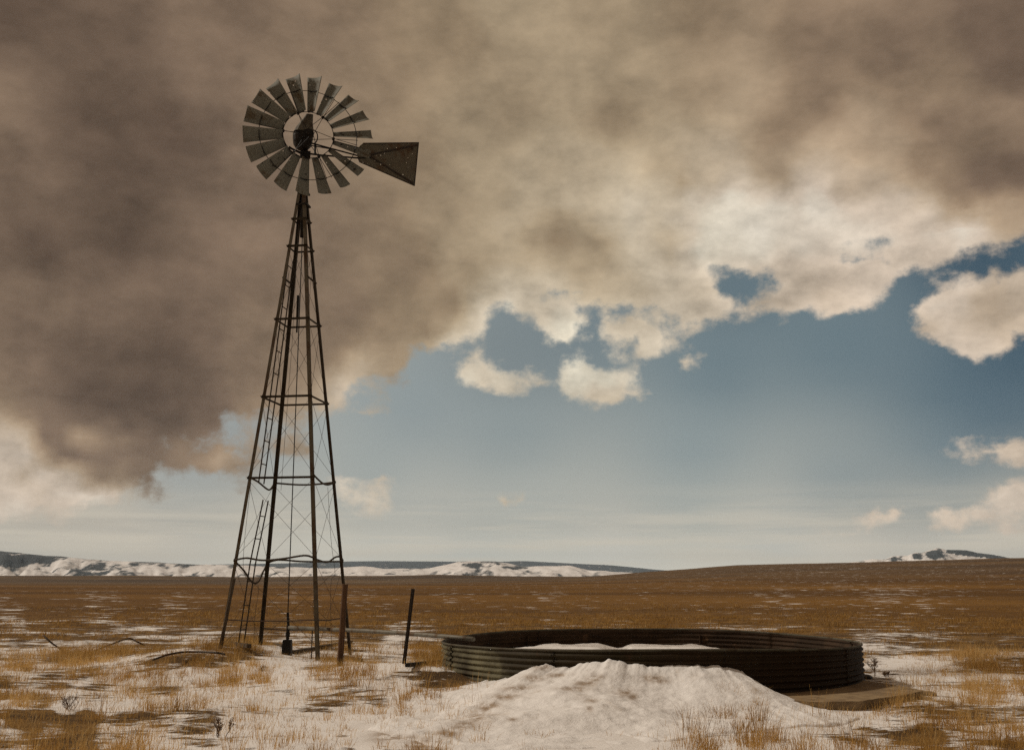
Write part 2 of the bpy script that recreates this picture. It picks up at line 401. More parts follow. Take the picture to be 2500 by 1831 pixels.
def fbm(x, y, octaves=4, seed=0, gain=.5):
    s, a, t = 0, 1, 0
    for i in range(octaves):
        s = s + a * vnoise(x * 2 ** i + 17.3 * i, y * 2 ** i - 9.1 * i, seed + i)
        t += a
        a *= gain
    return s / t


def sstep(x, a, b):
    t = np.clip((x - a) / (b - a), 0, 1)
    return t * t * (3 - 2 * t)


# ------------------------------------------------------------------ materials
def mat(name):
    m = bpy.data.materials.new(name)
    m.use_nodes = True
    nt = m.node_tree
    b = nt.nodes['Principled BSDF']
    return m, nt, b


class NT:
    def __init__(s, nt):
        s.nt = nt

    def n(s, t, **k):
        n = s.nt.nodes.new(t)
        for a, b in k.items():
            setattr(n, a, b)
        return n

    def l(s, a, b):
        s.nt.links.new(a, b)

    def math(s, op, a, b=None, clamp=False):
        n = s.n('ShaderNodeMath', operation=op, use_clamp=clamp)
        for i, v in enumerate((a, b)):
            if v is None:
                continue
            if hasattr(v, 'links'):
                s.l(v, n.inputs[i])
            else:
                n.inputs[i].default_value = v
        return n.outputs[0]

    def mix(s, f, a, b, mode='MIX'):
        n = s.n('ShaderNodeMixRGB', blend_type=mode)
        for i, v in enumerate((f, a, b)):
            if hasattr(v, 'links'):
                s.l(v, n.inputs[i])
            else:
                n.inputs[i].default_value = v if i == 0 else (*v, 1)
        return n.outputs[0]

    def noise(s, scale, detail=4, rough=.6, vec=None, stretch=(1, 1, 1), kind='Object'):
        if vec is None:
            tc = s.n('ShaderNodeTexCoord')
            vec = tc.outputs[kind]
        m = s.n('ShaderNodeMapping')
        m.inputs['Scale'].default_value = stretch
        s.l(vec, m.inputs[0])
        n = s.n('ShaderNodeTexNoise')
        n.inputs['Scale'].default_value = scale
        n.inputs['Detail'].default_value = detail
        n.inputs['Roughness'].default_value = rough
        s.l(m.outputs[0], n.inputs['Vector'])
        return n.outputs['Fac']

    def ramp(s, v, a, b, smooth=True):
        n = s.n('ShaderNodeMapRange', interpolation_type='SMOOTHSTEP' if smooth else 'LINEAR')
        s.l(v, n.inputs[0])
        n.inputs[1].default_value, n.inputs[2].default_value = a, b
        return n.outputs[0]

    def bump(s, h, dist, strength, target):
        b = s.n('ShaderNodeBump')
        b.inputs['Distance'].default_value = dist
        b.inputs['Strength'].default_value = strength
        s.l(h, b.inputs['Height'])
        s.l(b.outputs[0], target.inputs['Normal'])

    def attr(s, name):
        a = s.n('ShaderNodeAttribute', attribute_name=name)
        return a.outputs['Fac']


SNOW = (.80, .775, .745)


def worn(name, base, alt, alt_amt, scale=6.0, rough=.65, metal=0.0, bump=.3, spots=None, holes=0.0, hole_scale=11.0, stretch=(1, 1, 1)):
    """weathered surface: two tones in patches, speckle, optional dark spots and real perforations"""
    m, nt, b = mat(name)
    q = NT(nt)
    a = q.ramp(q.noise(scale, 6, .65, stretch=stretch), .62 - alt_amt * .3, .72 - alt_amt * .3 + .06)
    c = q.mix(a, base, alt)
    f = q.noise(scale * 7, 4, .7, stretch=stretch)
    c = q.mix(1.0, c, q.mix(f, (.62, .62, .62), (1.3, 1.3, 1.3)), 'MULTIPLY')
    if spots:
        c = q.mix(q.ramp(q.noise(scale * 2.3, 3, .5), .66, .72), c, spots)
    q.l(c, b.inputs['Base Color'])
    b.inputs['Roughness'].default_value = rough
    b.inputs['Metallic'].default_value = metal
    b.inputs['Specular IOR Level'].default_value = .2
    q.bump(f, .004, bump, b)
    if holes:
        tc = q.n('ShaderNodeTexCoord')
        vo = q.n('ShaderNodeTexVoronoi')
        vo.inputs['Scale'].default_value = hole_scale
        q.l(tc.outputs['Object'], vo.inputs['Vector'])
        sepc = q.n('ShaderNodeSeparateXYZ')
        q.l(vo.outputs['Color'], sepc.inputs[0])
        big = q.noise(2.4, 2, .5)
        keep = q.math('LESS_THAN', sepc.outputs[0], q.math('MULTIPLY', q.ramp(big, .34, .52), holes))
        rad = q.math('MULTIPLY', q.math('ADD', q.math('MULTIPLY', sepc.outputs[1], .13), .11), 1.0)
        hole = q.math('MULTIPLY', keep, q.math('LESS_THAN', vo.outputs['Distance'], rad))
        tr = q.n('ShaderNodeBsdfTransparent')
        mx = q.n('ShaderNodeMixShader')
        q.l(hole, mx.inputs[0])
        q.l(b.outputs[0], mx.inputs[1])
        q.l(tr.outputs[0], mx.inputs[2])
        q.l(mx.outputs[0], nt.nodes['Material Output'].inputs[0])
    return m


M_STEEL = worn('rusty_angle_iron', (.056, .042, .026), (.042, .025, .012), .5, 3.0, .75, .0)
M_STEELGREY = worn('galvanised_leg_iron', (.100, .078, .048), (.070, .040, .018), .5, 3.0, .7, .1)
M_DARK = worn('greasy_dark_iron', (.018, .015, .012), (.03, .02, .012), .4, 7.0, .55, .2)
M_BLADE = worn('galvanised_sheet', (.185, .18, .148), (.105, .078, .045), .35, 3.2, .75, .0, .15, spots=(.05, .045, .035), holes=.16, hole_scale=13)
M_VANE = worn('rusted_vane_sheet', (.130, .112, .080), (.100, .055, .026), .40, 2.2, .8, .0, .2, spots=(.045, .03, .018), holes=.75, hole_scale=15)
M_WIRE = worn('rusty_wire', (.05, .038, .028), (.07, .035, .018), .5, 4.0, .7, .1)
M_WOOD = worn('weathered_timber', (.105, .055, .028), (.06, .032, .018), .6, 5.0, .9, 0, .8, stretch=(6, 6, .5))
M_GREYWOOD = worn('grey_timber', (.10, .075, .05), (.06, .042, .028), .6, 5.0, .9, 0, .8, stretch=(6, 6, .5))
M_PIPE = worn('galvanised_pipe', (.16, .145, .115), (.10, .06, .03), .5, 4.0, .6, .25)
M_TPOST = worn('dark_steel_post', (.045, .035, .028), (.06, .03, .016), .5, 5.0, .7, .1)
M_HOOD = worn('hood_sheet', (.13, .115, .085), (.07, .05, .03), .6, 4.0, .65, .2)
M_CONCRETE = worn('old_concrete', (.27, .19, .105), (.19, .13, .072), .6, 3.0, .95, 0, .8, spots=(.07, .05, .032))
M_TWIG = worn('dry_twig', (.12, .072, .04), (.19, .11, .05), .5, 12.0, .9)


def tank_mat():
    m, nt, b = mat('corrugated_tank_sheet')
    q = NT(nt)
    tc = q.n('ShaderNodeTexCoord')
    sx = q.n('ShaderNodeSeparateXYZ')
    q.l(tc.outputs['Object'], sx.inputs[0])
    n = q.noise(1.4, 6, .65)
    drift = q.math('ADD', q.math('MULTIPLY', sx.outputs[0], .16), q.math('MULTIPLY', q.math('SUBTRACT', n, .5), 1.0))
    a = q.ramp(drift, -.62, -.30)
    c = q.mix(a, (.14, .125, .075), (.030, .022, .010))  # galvanised to rust along x; grazing sun on the left end painted in too
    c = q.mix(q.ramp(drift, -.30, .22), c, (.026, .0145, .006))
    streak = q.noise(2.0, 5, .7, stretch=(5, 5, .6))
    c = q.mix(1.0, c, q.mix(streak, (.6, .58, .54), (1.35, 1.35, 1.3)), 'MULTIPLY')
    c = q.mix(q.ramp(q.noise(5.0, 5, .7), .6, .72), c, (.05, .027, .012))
    q.l(c, b.inputs['Base Color'])
    b.inputs['Roughness'].default_value = .7
    b.inputs['Specular IOR Level'].default_value = .15
    q.bump(q.noise(40, 3, .6), .003, .3, b)
    return m


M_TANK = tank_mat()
M_TANKIN = worn('rusted_tank_inside', (.044, .025, .013), (.028, .016, .008), .6, 1.8, .85, 0, .3, spots=(.075, .04, .019), stretch=(1, 1, 3))
M_RIM = worn('tank_rim_pipe', (.075, .066, .044), (.045, .03, .015), .5, 3.0, .7, .0)


def snow_mat(name, dirt=.0, smudged=False):
    m, nt, b = mat(name)
    q = NT(nt)
    c = q.mix(q.noise(3, 5, .6), (.74, .705, .665), SNOW)
    if dirt:
        d = q.math('MULTIPLY', q.ramp(q.noise(1.5, 10, .74, stretch=(1.3, .6, 1)), .54, .72), dirt * .8)
        c = q.mix(d, c, (.34, .25, .16))
        if smudged:
            sm = q.math('MULTIPLY', q.attr('dirt'), q.ramp(q.noise(7, 7, .75, stretch=(1, .5, 1)), .34, .60))
            c = q.mix(sm, c, (.26, .175, .10))
        d2 = q.ramp(q.noise(28, 4, .7), .68, .76)
        c = q.mix(q.math('MULTIPLY', d2, dirt), c, (.22, .15, .09))
    q.l(c, b.inputs['Base Color'])
    b.inputs['Roughness'].default_value = .85
    h = q.math('ADD', q.math('MULTIPLY', q.noise(7, 6, .6), 1.0), q.math('MULTIPLY', q.noise(50, 4, .7), .22))
    q.bump(h, .05, .55, b)
    return m


M_SNOWBANK = snow_mat('snow_bank_surface', .8, True)
M_SNOWTANK = snow_mat('tank_snow_surface', .35)


def ground_mat():
    m, nt, b = mat('snowy_prairie')
    q = NT(nt)
    tc = q.n('ShaderNodeTexCoord')
    pos = tc.outputs['Object']
    cov, far = q.attr('cover'), q.attr('far')
    # near / far patch noise
    n1 = q.noise(.55, 8, .62, vec=pos, stretch=(.55, 1.0, 1))
    n2 = q.noise(4.2, 7, .68, vec=pos, stretch=(.5, 1, 1))
    n3 = q.noise(.045, 9, .72, vec=pos, stretch=(.5, 1, 1))
    nn = q.math('ADD', q.math('MULTIPLY', n1, .55), q.math('MULTIPLY', n2, .45))
    n4 = q.noise(.20, 9, .70, vec=pos, stretch=(.45, 1, 1))
    n5 = q.noise(.75, 4, .55, vec=pos, stretch=(.8, 1, 1))
    ff = q.math('ADD', q.math('MULTIPLY', n5, .62), q.math('ADD', q.math('MULTIPLY', n3, .14), q.math('MULTIPLY', n4, .24)))
    mx = q.n('ShaderNodeMix')
    q.l(far, mx.inputs[0])
    q.l(nn, mx.inputs[2])
    q.l(ff, mx.inputs[3])
    n = mx.outputs[0]
    # coverage -> threshold (noise is about normal, sd .085)
    inv = q.n('ShaderNodeFloatCurve')
    cu = inv.mapping.curves[0]
    pts = [(0, .80), (.05, .612), (.1, .587), (.25, .546), (.5, .5), (.75, .454), (.9, .413), (.95, .388), (1, .15)]
    cu.points[0].location = pts[0]
    cu.points[1].location = pts[-1]
    for p in pts[1:-1]:
        cu.points.new(*p)
    for p in cu.points:
        p.handle_type = 'VECTOR'
    inv.mapping.update()
    q.l(cov, inv.inputs['Value'])
    d = q.math('SUBTRACT', q.math('SUBTRACT', n, inv.outputs[0]), q.math('MULTIPLY', far, .034))
    snow = q.ramp(d, -.006, .012)
    edge = q.ramp(d, .0, .035)
    # grass and soil tones
    g1 = q.noise(1.1, 6, .7, vec=pos, stretch=(.6, 1, 1))
    g2 = q.noise(22, 4, .75, vec=pos)
    g3 = q.noise(.02, 5, .6, vec=pos, stretch=(.35, 1, 1))
    near = q.mix(q.ramp(g1, .38, .62), (.070, .039, .015), (.24, .135, .040))
    farc = q.mix(q.ramp(g3, .40, .62), (.105, .047, .006), (.25, .122, .020))
    farc = q.mix(q.ramp(g1, .42, .60), q.mix(.45, farc, (.085, .042, .011)), farc)
    soil = q.mix(far, near, farc)
    ridge = q.attr('ridge')
    rc = q.mix(q.ramp(q.noise(.012, 8, .68, vec=pos, stretch=(.5, 1, 1)), .40, .62), (.075, .052, .034), (.150, .098, .052))
    soil = q.mix(ridge, soil, rc)
    soil = q.mix(1.0, soil, q.mix(g2, (.45, .45, .45), (1.5, 1.5, 1.5)), 'MULTIPLY')
    tint = q.mix(q.noise(2.2, 6, .65, vec=pos), (.70, .655, .605), SNOW)
    tint = q.mix(q.ramp(q.noise(9.0, 5, .75, vec=pos), .63, .73), tint, (.40, .29, .175))
    tint = q.mix(edge, q.mix(.35, tint, (.36, .27, .18)), tint)
    trail = q.attr('trail')
    tn = q.math('MULTIPLY', trail, q.ramp(q.noise(6, 6, .7, vec=pos), .36, .56))
    tint = q.mix(tn, tint, (.25, .165, .095))
    c = q.mix(snow, soil, tint)
    q.l(c, b.inputs['Base Color'])
    b.inputs['Roughness'].default_value = .9
    b.inputs['Specular IOR Level'].default_value = .2
    h = q.math('ADD', q.math('ADD', q.math('MULTIPLY', edge, .7), q.math('MULTIPLY', snow, .5)), q.math('ADD', q.math('MULTIPLY', g2, q.math('SUBTRACT', 1.0, q.math('MULTIPLY', snow, .75))), q.math('MULTIPLY', n2, .5)))
    q.bump(h, .07, .7, b)
    return m


def hill_mat():
    m, nt, b = mat('snowy_hills')
    q = NT(nt)
    f = q.attr('forest')
    n = q.noise(.009, 9, .72, stretch=(1, 1, 1.8))
    d = q.ramp(q.math('ADD', f, q.math('MULTIPLY', q.math('SUBTRACT', n, .5), 1.6)), .30, .72)
    scrub = q.ramp(q.noise(.012, 8, .72), .5, .64)
    s = q.mix(q.math('MULTIPLY', scrub, .5), (.86, .83, .80), (.42, .37, .33))
    c = q.mix(d, s, (.040, .046, .048))
    q.l(c, b.inputs['Base Color'])
    b.inputs['Roughness'].default_value = .95
    return m


def grass_mat():
    m, nt, b = mat('dry_grass_blade')
    q = NT(nt)
    t = q.attr('tone')
    r = q.n('ShaderNodeValToRGB')
    q.l(t, r.inputs[0])
    e = r.color_ramp.elements
    e[0].position, e[0].color = 0, (.12, .062, .018, 1)
    e[1].position, e[1].color = 1, (.74, .54, .27, 1)
    for p, c in ((.3, (.34, .185, .046, 1)), (.65, (.58, .35, .11, 1))):
        k = e.new(p)
        k.color = c
    q.l(r.outputs[0], b.inputs['Base Color'])
    b.inputs['Roughness'].default_value = .8
    b.inputs['Specular IOR Level'].default_value = .15
    tr = q.n('ShaderNodeBsdfTranslucent')
    q.l(r.outputs[0], tr.inputs[0])
    mx = q.n('ShaderNodeMixShader')
    mx.inputs[0].default_value = .45
    q.l(b.outputs[0], mx.inputs[1])
    q.l(tr.outputs[0], mx.inputs[2])
    q.l(mx.outputs[0], nt.nodes['Material Output'].inputs[0])
    return m


# ------------------------------------------------------------------ object helpers
def tag(o, label=None, cat=None, group=None, kind=None):
    for k, v in (('label', label), ('category', cat), ('group', group), ('kind', kind)):
        if v:
            o[k] = v
    return o


def empty(name, loc, label=None, cat=None, group=None, parent=None):
    o = bpy.data.objects.new(name, None)
    o.empty_display_size = .1
    o.location = loc
    if parent:
        o.parent = parent
    COL.objects.link(o)
    return tag(o, label, cat, group)


def link(name, me, mats, parent=None, loc=(0, 0, 0), smooth=False):
    for m in (mats if isinstance(mats, (list, tuple)) else [mats]):
        me.materials.append(m)
    if smooth:
        me.polygons.foreach_set('use_smooth', np.ones(len(me.polygons), bool))
    o = bpy.data.objects.new(name, me)
    o.location = loc
    if parent:
        o.parent = parent
    COL.objects.link(o)
    return o


def wpos(o):
    v = Vector(o.location)
    while o.parent:
        o = o.parent
        v += Vector(o.location)
    return v


class MB:
    def __init__(s):
        s.v, s.f, s.m = [], [], []

    def frame(s, a, b, up=None):
        d = (b - a).normalized()
        u = Vector(up) if up is not None else (Vector((0, 0, 1)) if abs(d.z) < .95 else Vector((1, 0, 0)))
        x = d.cross(u).normalized()
        return d, x, x.cross(d).normalized()

    def tube(s, pts, r, n=6, caps=True):
        pts = [Vector(p) for p in pts]
        rs = r if isinstance(r, (list, tuple)) else [r] * len(pts)
        i0 = len(s.v)
        px = None
        for i, p in enumerate(pts):
            a, b = pts[max(i - 1, 0)], pts[min(i + 1, len(pts) - 1)]
            d, x, y = s.frame(a, b)
            if px is not None:
                x = (px - d * px.dot(d)).normalized()
                y = x.cross(d)
            px = x
            for k in range(n):
                t = 2 * math.pi * k / n
                s.v.append(p + (x * math.cos(t) + y * math.sin(t)) * rs[i])
        for i in range(len(pts) - 1):
            for k in range(n):
                a = i0 + i * n
                s.f.append((a + k, a + (k + 1) % n, a + n + (k + 1) % n, a + n + k))
        if caps:
            s.f.append(tuple(range(i0 + n - 1, i0 - 1, -1)))
            s.f.append(tuple(i0 + (len(pts) - 1) * n + k for k in range(n)))
        return s

    def sweep(s, a, b, prof, x, y, prof2=None):
        """closed profile (list of 2D) swept from a to b in frame x, y"""
        i0, n = len(s.v), len(prof)
        for p, pr in ((a, prof), (b, prof2 or prof)):
            for u, w in pr:
                s.v.append(Vector(p) + x * u + y * w)
        for k in range(n):
            s.f.append((i0 + k, i0 + (k + 1) % n, i0 + n + (k + 1) % n, i0 + n + k))
        s.f.append(tuple(range(i0 + n - 1, i0 - 1, -1)))
        s.f.append(tuple(range(i0 + n, i0 + 2 * n)))
        return s

    def bar(s, a, b, w, h, up=None):
        a, b = Vector(a), Vector(b)
        d, x, y = s.frame(a, b, up)
        return s.sweep(a, b, [(-w / 2, -h / 2), (w / 2, -h / 2), (w / 2, h / 2), (-w / 2, h / 2)], x, y)

    def angle(s, a, b, size, t, x, y):
        """L section with the corner on the line a-b and flanges along x and y"""
        return s.sweep(a, b, [(0, 0), (size, 0), (size, t), (t, t), (t, size), (0, size)], x, y)

    def loft(s, rings):
        i0, n = len(s.v), len(rings[0])
        for r in rings:
            s.v += [Vector(p) for p in r]
        for i in range(len(rings) - 1):
            for k in range(n):
                a = i0 + i * n
                s.f.append((a + k, a + (k + 1) % n, a + n + (k + 1) % n, a + n + k))
        s.f.append(tuple(range(i0 + n - 1, i0 - 1, -1)))
        s.f.append(tuple(i0 + (len(rings) - 1) * n + k for k in range(n)))
        return s

    def build(s, name, m, parent=None, smooth=False, local=False, origin=None):
        off = Vector((0, 0, 0))
        loc = (0, 0, 0)
        if origin is not None and not parent:
            off = Vector(origin)
            loc = origin
        elif parent and not local:
            off = wpos(parent)
        me = bpy.data.meshes.new(name)
        me.from_pydata([tuple(Vector(p) - off) for p in s.v], [], s.f)
        me.update()
        return link(name, me, m, parent, loc, smooth)


def np_mesh(name, V, F, attrs=None):
    """V (n,3), F (m,4) quads or (m,3) tris"""
    me = bpy.data.meshes.new(name)
    k = F.shape[1]
    me.vertices.add(len(V))
    me.vertices.foreach_set('co', np.ascontiguousarray(V, np.float32).ravel())
    me.loops.add(F.size)
    me.loops.foreach_set('vertex_index', np.ascontiguousarray(F, np.int32).ravel())
    me.polygons.add(len(F))
    me.polygons.foreach_set('loop_start', np.arange(0, F.size, k, dtype=np.int32))
    me.update(calc_edges=True)
    for n, a in (attrs or {}).items():
        at = me.attributes.new(n, 'FLOAT', 'POINT')
        at.data.foreach_set('value', np.ascontiguousarray(a, np.float32).ravel())
    me.validate()
    return me


def grid_faces(nr, nc, wrap=False):
    i = np.arange(nr - 1)[:, None] * nc
    j = np.arange(nc if wrap else nc - 1)[None, :]
    j2 = (j + 1) % nc
    return np.stack([i + j, i + j2, i + nc + j2, i + nc + j], -1).reshape(-1, 4)


def spline(ps, n=6):
    out = []
    for i in range(len(ps) - 1):
        p0, p1, p2, p3 = ps[max(i - 1, 0)], ps[i], ps[i + 1], ps[min(i + 2, len(ps) - 1)]
        for u in np.linspace(0, 1, n + 1)[:-1]:
            out.append(.5 * ((2 * p1) + (p2 - p0) * u + (2 * p0 - 5 * p1 + 4 * p2 - p3) * u * u + (3 * p1 - p0 - 3 * p2 + p3) * u ** 3))
    return out + [ps[-1]]


# ------------------------------------------------------------------ tower numbers (metres)
TC, TYAW, W0, W10, TLEAN = (-4.519, 21.449), .1553, 2.066, .152, (-.066, -.031)
RINGS = [9.2875, 8.6595, 7.0132, 5.333, 3.6516, 1.993]


def tower_corner(i, z):
    """i: 0 near left, 1 far left, 2 near right, 3 far right"""
    w = W0 + (W10 - W0) * z / 10
    c, s = math.cos(TYAW), math.sin(TYAW)
    sa, sb = (-1 if i < 2 else 1), (-1 if i in (0, 2) else 1)
    x = TC[0] + TLEAN[0] * z / 10 + w / 2 * (sa * c + sb * s)
    y = TC[1] + TLEAN[1] * z / 10 + w / 2 * (-sa * s + sb * c)
    return Vector((x, y, z))


def leg_foot(i, py):
    zs = np.linspace(-.6, .6, 241)
    ys = np.array([seen(np.array(tower_corner(i, z)))[1] for z in zs])
    return float(zs[np.argmin(abs(ys - py))])


FEET = [leg_foot(0, 1580), leg_foot(1, 1574), leg_foot(2, 1612), leg_foot(3, 1598)]
POST_Y, TPOST_Y = 18.4, 17.2
post_foot = at_depth(828, 1628, POST_Y)
tpost_foot = at_depth(981.5, 1620, TPOST_Y)
pump_foot = at_depth(701, 1598, 21.35)
ANCH = [(*tower_corner(i, FEET[i]).xy, FEET[i]) for i in range(4)] + [tuple(post_foot), tuple(tpost_foot), tuple(pump_foot)]
AX = np.array(ANCH)
_SIG = 1.3
_K = np.exp(-((AX[:, None, :2] - AX[None, :, :2]) ** 2).sum(-1) / (2 * _SIG ** 2))
_W = np.linalg.solve(_K + 1e-3 * np.eye(len(AX)), AX[:, 2])

TANK = on_level(1592, 1656, 0.0)
TANK.y = 17.65
TANK.x = at_depth(1592.5, 1605, 17.65).x
TANK.x -= .085
TR = 3.385
RIMZ = .62

HILL_L = [(-2000, 1406.5), (0, 1406), (400, 1407), (560, 1409), (700, 1408.5), (800, 1406.5), (930, 1405.5), (1070, 1403.5), (1180, 1406), (1250, 1407), (1420, 1409), (1700, 1409), (4500, 1409)]
HILL_R = [(-2000, 1426), (900, 1426), (1150, 1421), (1300, 1413), (1400, 1408.5), (1473, 1404), (1555, 1397), (1693, 1387.5), (1804, 1378), (1970, 1373.5), (2192, 1368), (2330, 1365.5), (2500, 1360.5), (2900, 1352), (4500, 1345)]


def ground_z(x, y):
    D = np.hypot(x, y)
    px = CX + FOC / cp * x / np.maximum(y, 1e-3)
    px = np.where(y <= .2 * D, np.where(x > 0, 4500, -2000), px)
    hp = np.array(HILL_R)
    yl = np.interp(px, *hp.T)
    ca = np.clip(y / np.maximum(D, 1e-6), .3, 1)
    S = FOC / cp / cp
    DR = 520.0
    zr = EYE + (1409.5 - yl) * DR * ca / S
    zr = zr + (fbm(x * .012, y * .012, 5, 3) - .5) * 1.6 * sstep(D, 120, 420)
    DL = 950.0
    zl = EYE + (1409.5 - np.interp(px, *np.array(HILL_L).T)) * DL * ca / S + (fbm(x * .006, y * .006, 6, 8) - .5) * 2.6
    z = (EYE + (zr - EYE) * np.minimum(D, DR) / DR) * sstep(D, 60, DR)
    wl_ = sstep(yl, 1396, 1410)
    ridge = sstep(D, 430, DL) * wl_
    z = z * (1 - ridge) + zl * ridge
    z = z - 26 * sstep(D, 1000, 2600)
    # near relief
    nearw = 1 - sstep(D, 35, 90)
    rel = (fbm(x * .35, y * .35, 3, 21) - .5) * .12 + (fbm(x * 1.3, y * 1.3, 3, 31) - .5) * .055
    calm = sstep(np.hypot(x - TANK.x, y - TANK.y), TR - .2, TR + 1.4)
    z = z + rel * nearw * (.25 + .75 * calm)
    z = z + (fbm(x * .1, y * .1, 3, 41) - .5) * .22 * sstep(D, 24, 60) * (1 - sstep(D, 300, 600))
    g = np.zeros_like(z)
    for a, w in zip(AX, _W):
        g = g + w * np.exp(-((x - a[0]) ** 2 + (y - a[1]) ** 2) / (2 * _SIG ** 2))
    nearanch = np.exp(-np.min([((x - a[0]) ** 2 + (y - a[1]) ** 2) for a in AX], axis=0) / (2 * .5 ** 2))
    rt = np.hypot(x - TANK.x, y - TANK.y)
    z = z + .085 * np.exp(-(np.maximum(rt - TR, 0) / .9) ** 2) * sstep(rt, TR - .5, TR) * sstep(TANK.y - y, .3, 1.6)
    return z - rel * nearw * (.25 + .75 * calm) * nearanch + g


def gz(x, y):
    return float(ground_z(np.array([float(x)]), np.array([float(y)]))[0])


def to_ground(px, py):
    """where a sight line meets the terrain"""
    p = on_level(px, py, 0)
    for _ in range(12):
        p = on_level(px, py, gz(p.x, p.y))
    return p


COVER = [(100, 1425, .12), (600, 1428, .14), (1200, 1425, .16), (1800, 1400, .16), (2300, 1400, .2), (1500, 1420, .1),
         (100, 1440, .10), (350, 1440, .12), (600, 1450, .11), (1000, 1450, .12), (1500, 1450, .10), (2000, 1440, .17), (2400, 1440, .14),
         (100, 1478, .10), (600, 1480, .10), (1200, 1480, .13), (1600, 1480, .15), (2000, 1480, .15), (2400, 1480, .1),
         (100, 1508, .32), (300, 1507, .32), (500, 1505, .18), (800, 1505, .16), (1200, 1505, .2), (1500, 1505, .3), (1900, 1505, .35), (2200, 1505, .28), (2450, 1505, .1),
         (50, 1530, .7), (300, 1533, .6), (450, 1530, .4), (650, 1530, .2), (900, 1530, .18), (1100, 1530, .2), (2200, 1530, .5), (2400, 1530, .25),
         (50, 1555, .25), (300, 1553, .35), (500, 1557, .6), (650, 1553, .4), (900, 1550, .35), (1060, 1560, .5), (2200, 1557, .3), (2400, 1557, .25),
         (50, 1580, .6), (300, 1580, .65), (480, 1582, .75), (600, 1580, .45), (800, 1585, .6), (950, 1585, .8), (2200, 1582, .55), (2400, 1582, .35),
         (100, 1610, .7), (300, 1610, .78), (500, 1602, .6), (700, 1612, .85), (900, 1612, .92), (1030, 1615, .85), (2200, 1612, .9), (2400, 1608, .5),
         (50, 1645, .85), (300, 1650, .92), (600, 1650, .90), (900, 1650, .96), (1050, 1655, .82), (2250, 1650, .92), (2400, 1640, .75),
         (40, 1675, .22), (140, 1672, .5), (260, 1682, .6), (400, 1685, .6), (700, 1685, .88), (1000, 1690, .97), (1300, 1690, 1), (1700, 1690, 1), (2350, 1690, .85), (2450, 1690, .68),
         (60, 1712, .8), (200, 1715, .9), (350, 1710, .92), (500, 1715, .92), (620, 1725, .9), (60, 1748, .06), (150, 1750, .05), (240, 1756, .1), (310, 1750, .8), (60, 1726, .85), (170, 1728, .85), (270, 1735, .85), (290, 1772, .85), (150, 1774, .7), (20, 1765, .6), (450, 1740, .85), (500, 1765, .55), (700, 1740, .92), (820, 1745, .72), (1000, 1740, .97), (1400, 1740, 1), (1700, 1730, .97), (1900, 1735, .85), (2080, 1745, .93), (2200, 1745, .9), (2300, 1755, .85), (2450, 1745, .76),
         (120, 1785, .35), (230, 1792, .15), (60, 1795, .7), (350, 1795, .85), (600, 1790, .9), (900, 1790, .97), (1150, 1790, .95), (1400, 1790, 1), (1700, 1790, .88), (2000, 1785, .9), (2100, 1775, .88), (2220, 1800, .45), (2330, 1785, .85), (2450, 1795, .78),
         (50, 1830, .5), (200, 1830, .35), (400, 1830, .9), (800, 1830, .97), (1200, 1830, .97), (1500, 1830, .97), (1800, 1830, .78), (2200, 1830, .5), (2450, 1830, .6), (1250, 2000, .8)]
TRAIL = [(1185, 1722), (1160, 1745), (1130, 1768), (1095, 1788), (1062, 1800), (1050, 1822), (1080, 1845), (990, 1790), (960, 1800), (1330, 1660), (1260, 1690), (1215, 1705)]


def build_ground():
    near = [.6, 1.5, 3, 4.5, 6, 7]
    k = np.linspace(1 / 8.0, 1 / 200.0, 300)
    d = np.r_[near, 1 / k, np.geomspace(204, 1100, 130), np.geomspace(1130, 42000, 40)]
    a = np.r_[np.linspace(-38, 38, 900), np.arange(41, 320, 4.0)]
    a = np.radians(a)
    D, A = np.meshgrid(d, a, indexing='ij')
    x, y = D * np.sin(A), D * np.cos(A)
    z = ground_z(x, y)
    px, py = seen(np.stack([x, y, z], -1))
    fl = CX + FOC / cp * x / np.maximum(y, 1e-3)
    front = y > .35 * D
    flat_py = 1409.5 + FOC / cp / cp * EYE / np.maximum(y, 1)      # row a flat plain would have
    cov = shepard(COVER, fl, np.where(D < 110, py, np.maximum(flat_py, 1400)) * 1.0, 4.0, 12)[..., 0]
    far_c = np.interp(fl, [0, 800, 1300, 1600, 1900, 2300, 2500], [.09, .14, .12, .14, .20, .20, .17])
    mixf = sstep(D, 90, 200)
    cov = cov * (1 - mixf) + far_c * mixf
    cov = np.where(front, cov, .5)
    trail = np.zeros_like(D)
    for (tx, ty) in TRAIL:
        p = on_level(tx, ty, 0)
        trail = np.maximum(trail, np.exp(-(((x - p.x) / .22) ** 2 + ((y - p.y) / .5) ** 2)))
    far = sstep(D, 24, 60)
    yl = np.interp(fl, *np.array(HILL_R).T)
    ridge = np.maximum(sstep(D, 240, 420) * np.where(front, sstep(yl, 1392, 1408), 0), sstep(D, 150, 330) * .75)
    V = np.stack([x, y, z], -1).reshape(-1, 3)
    F = grid_faces(len(d), len(a), True)[:, ::-1]
    # centre cap
    me = np_mesh('ground', V, F, {'cover': cov, 'far': far, 'trail': trail, 'ridge': ridge})
    o = link('ground', me, ground_mat(), smooth=True)
    tag(o, 'wide prairie of brown winter grass with patches of snow', 'ground', kind='structure')
    return o


build_ground()


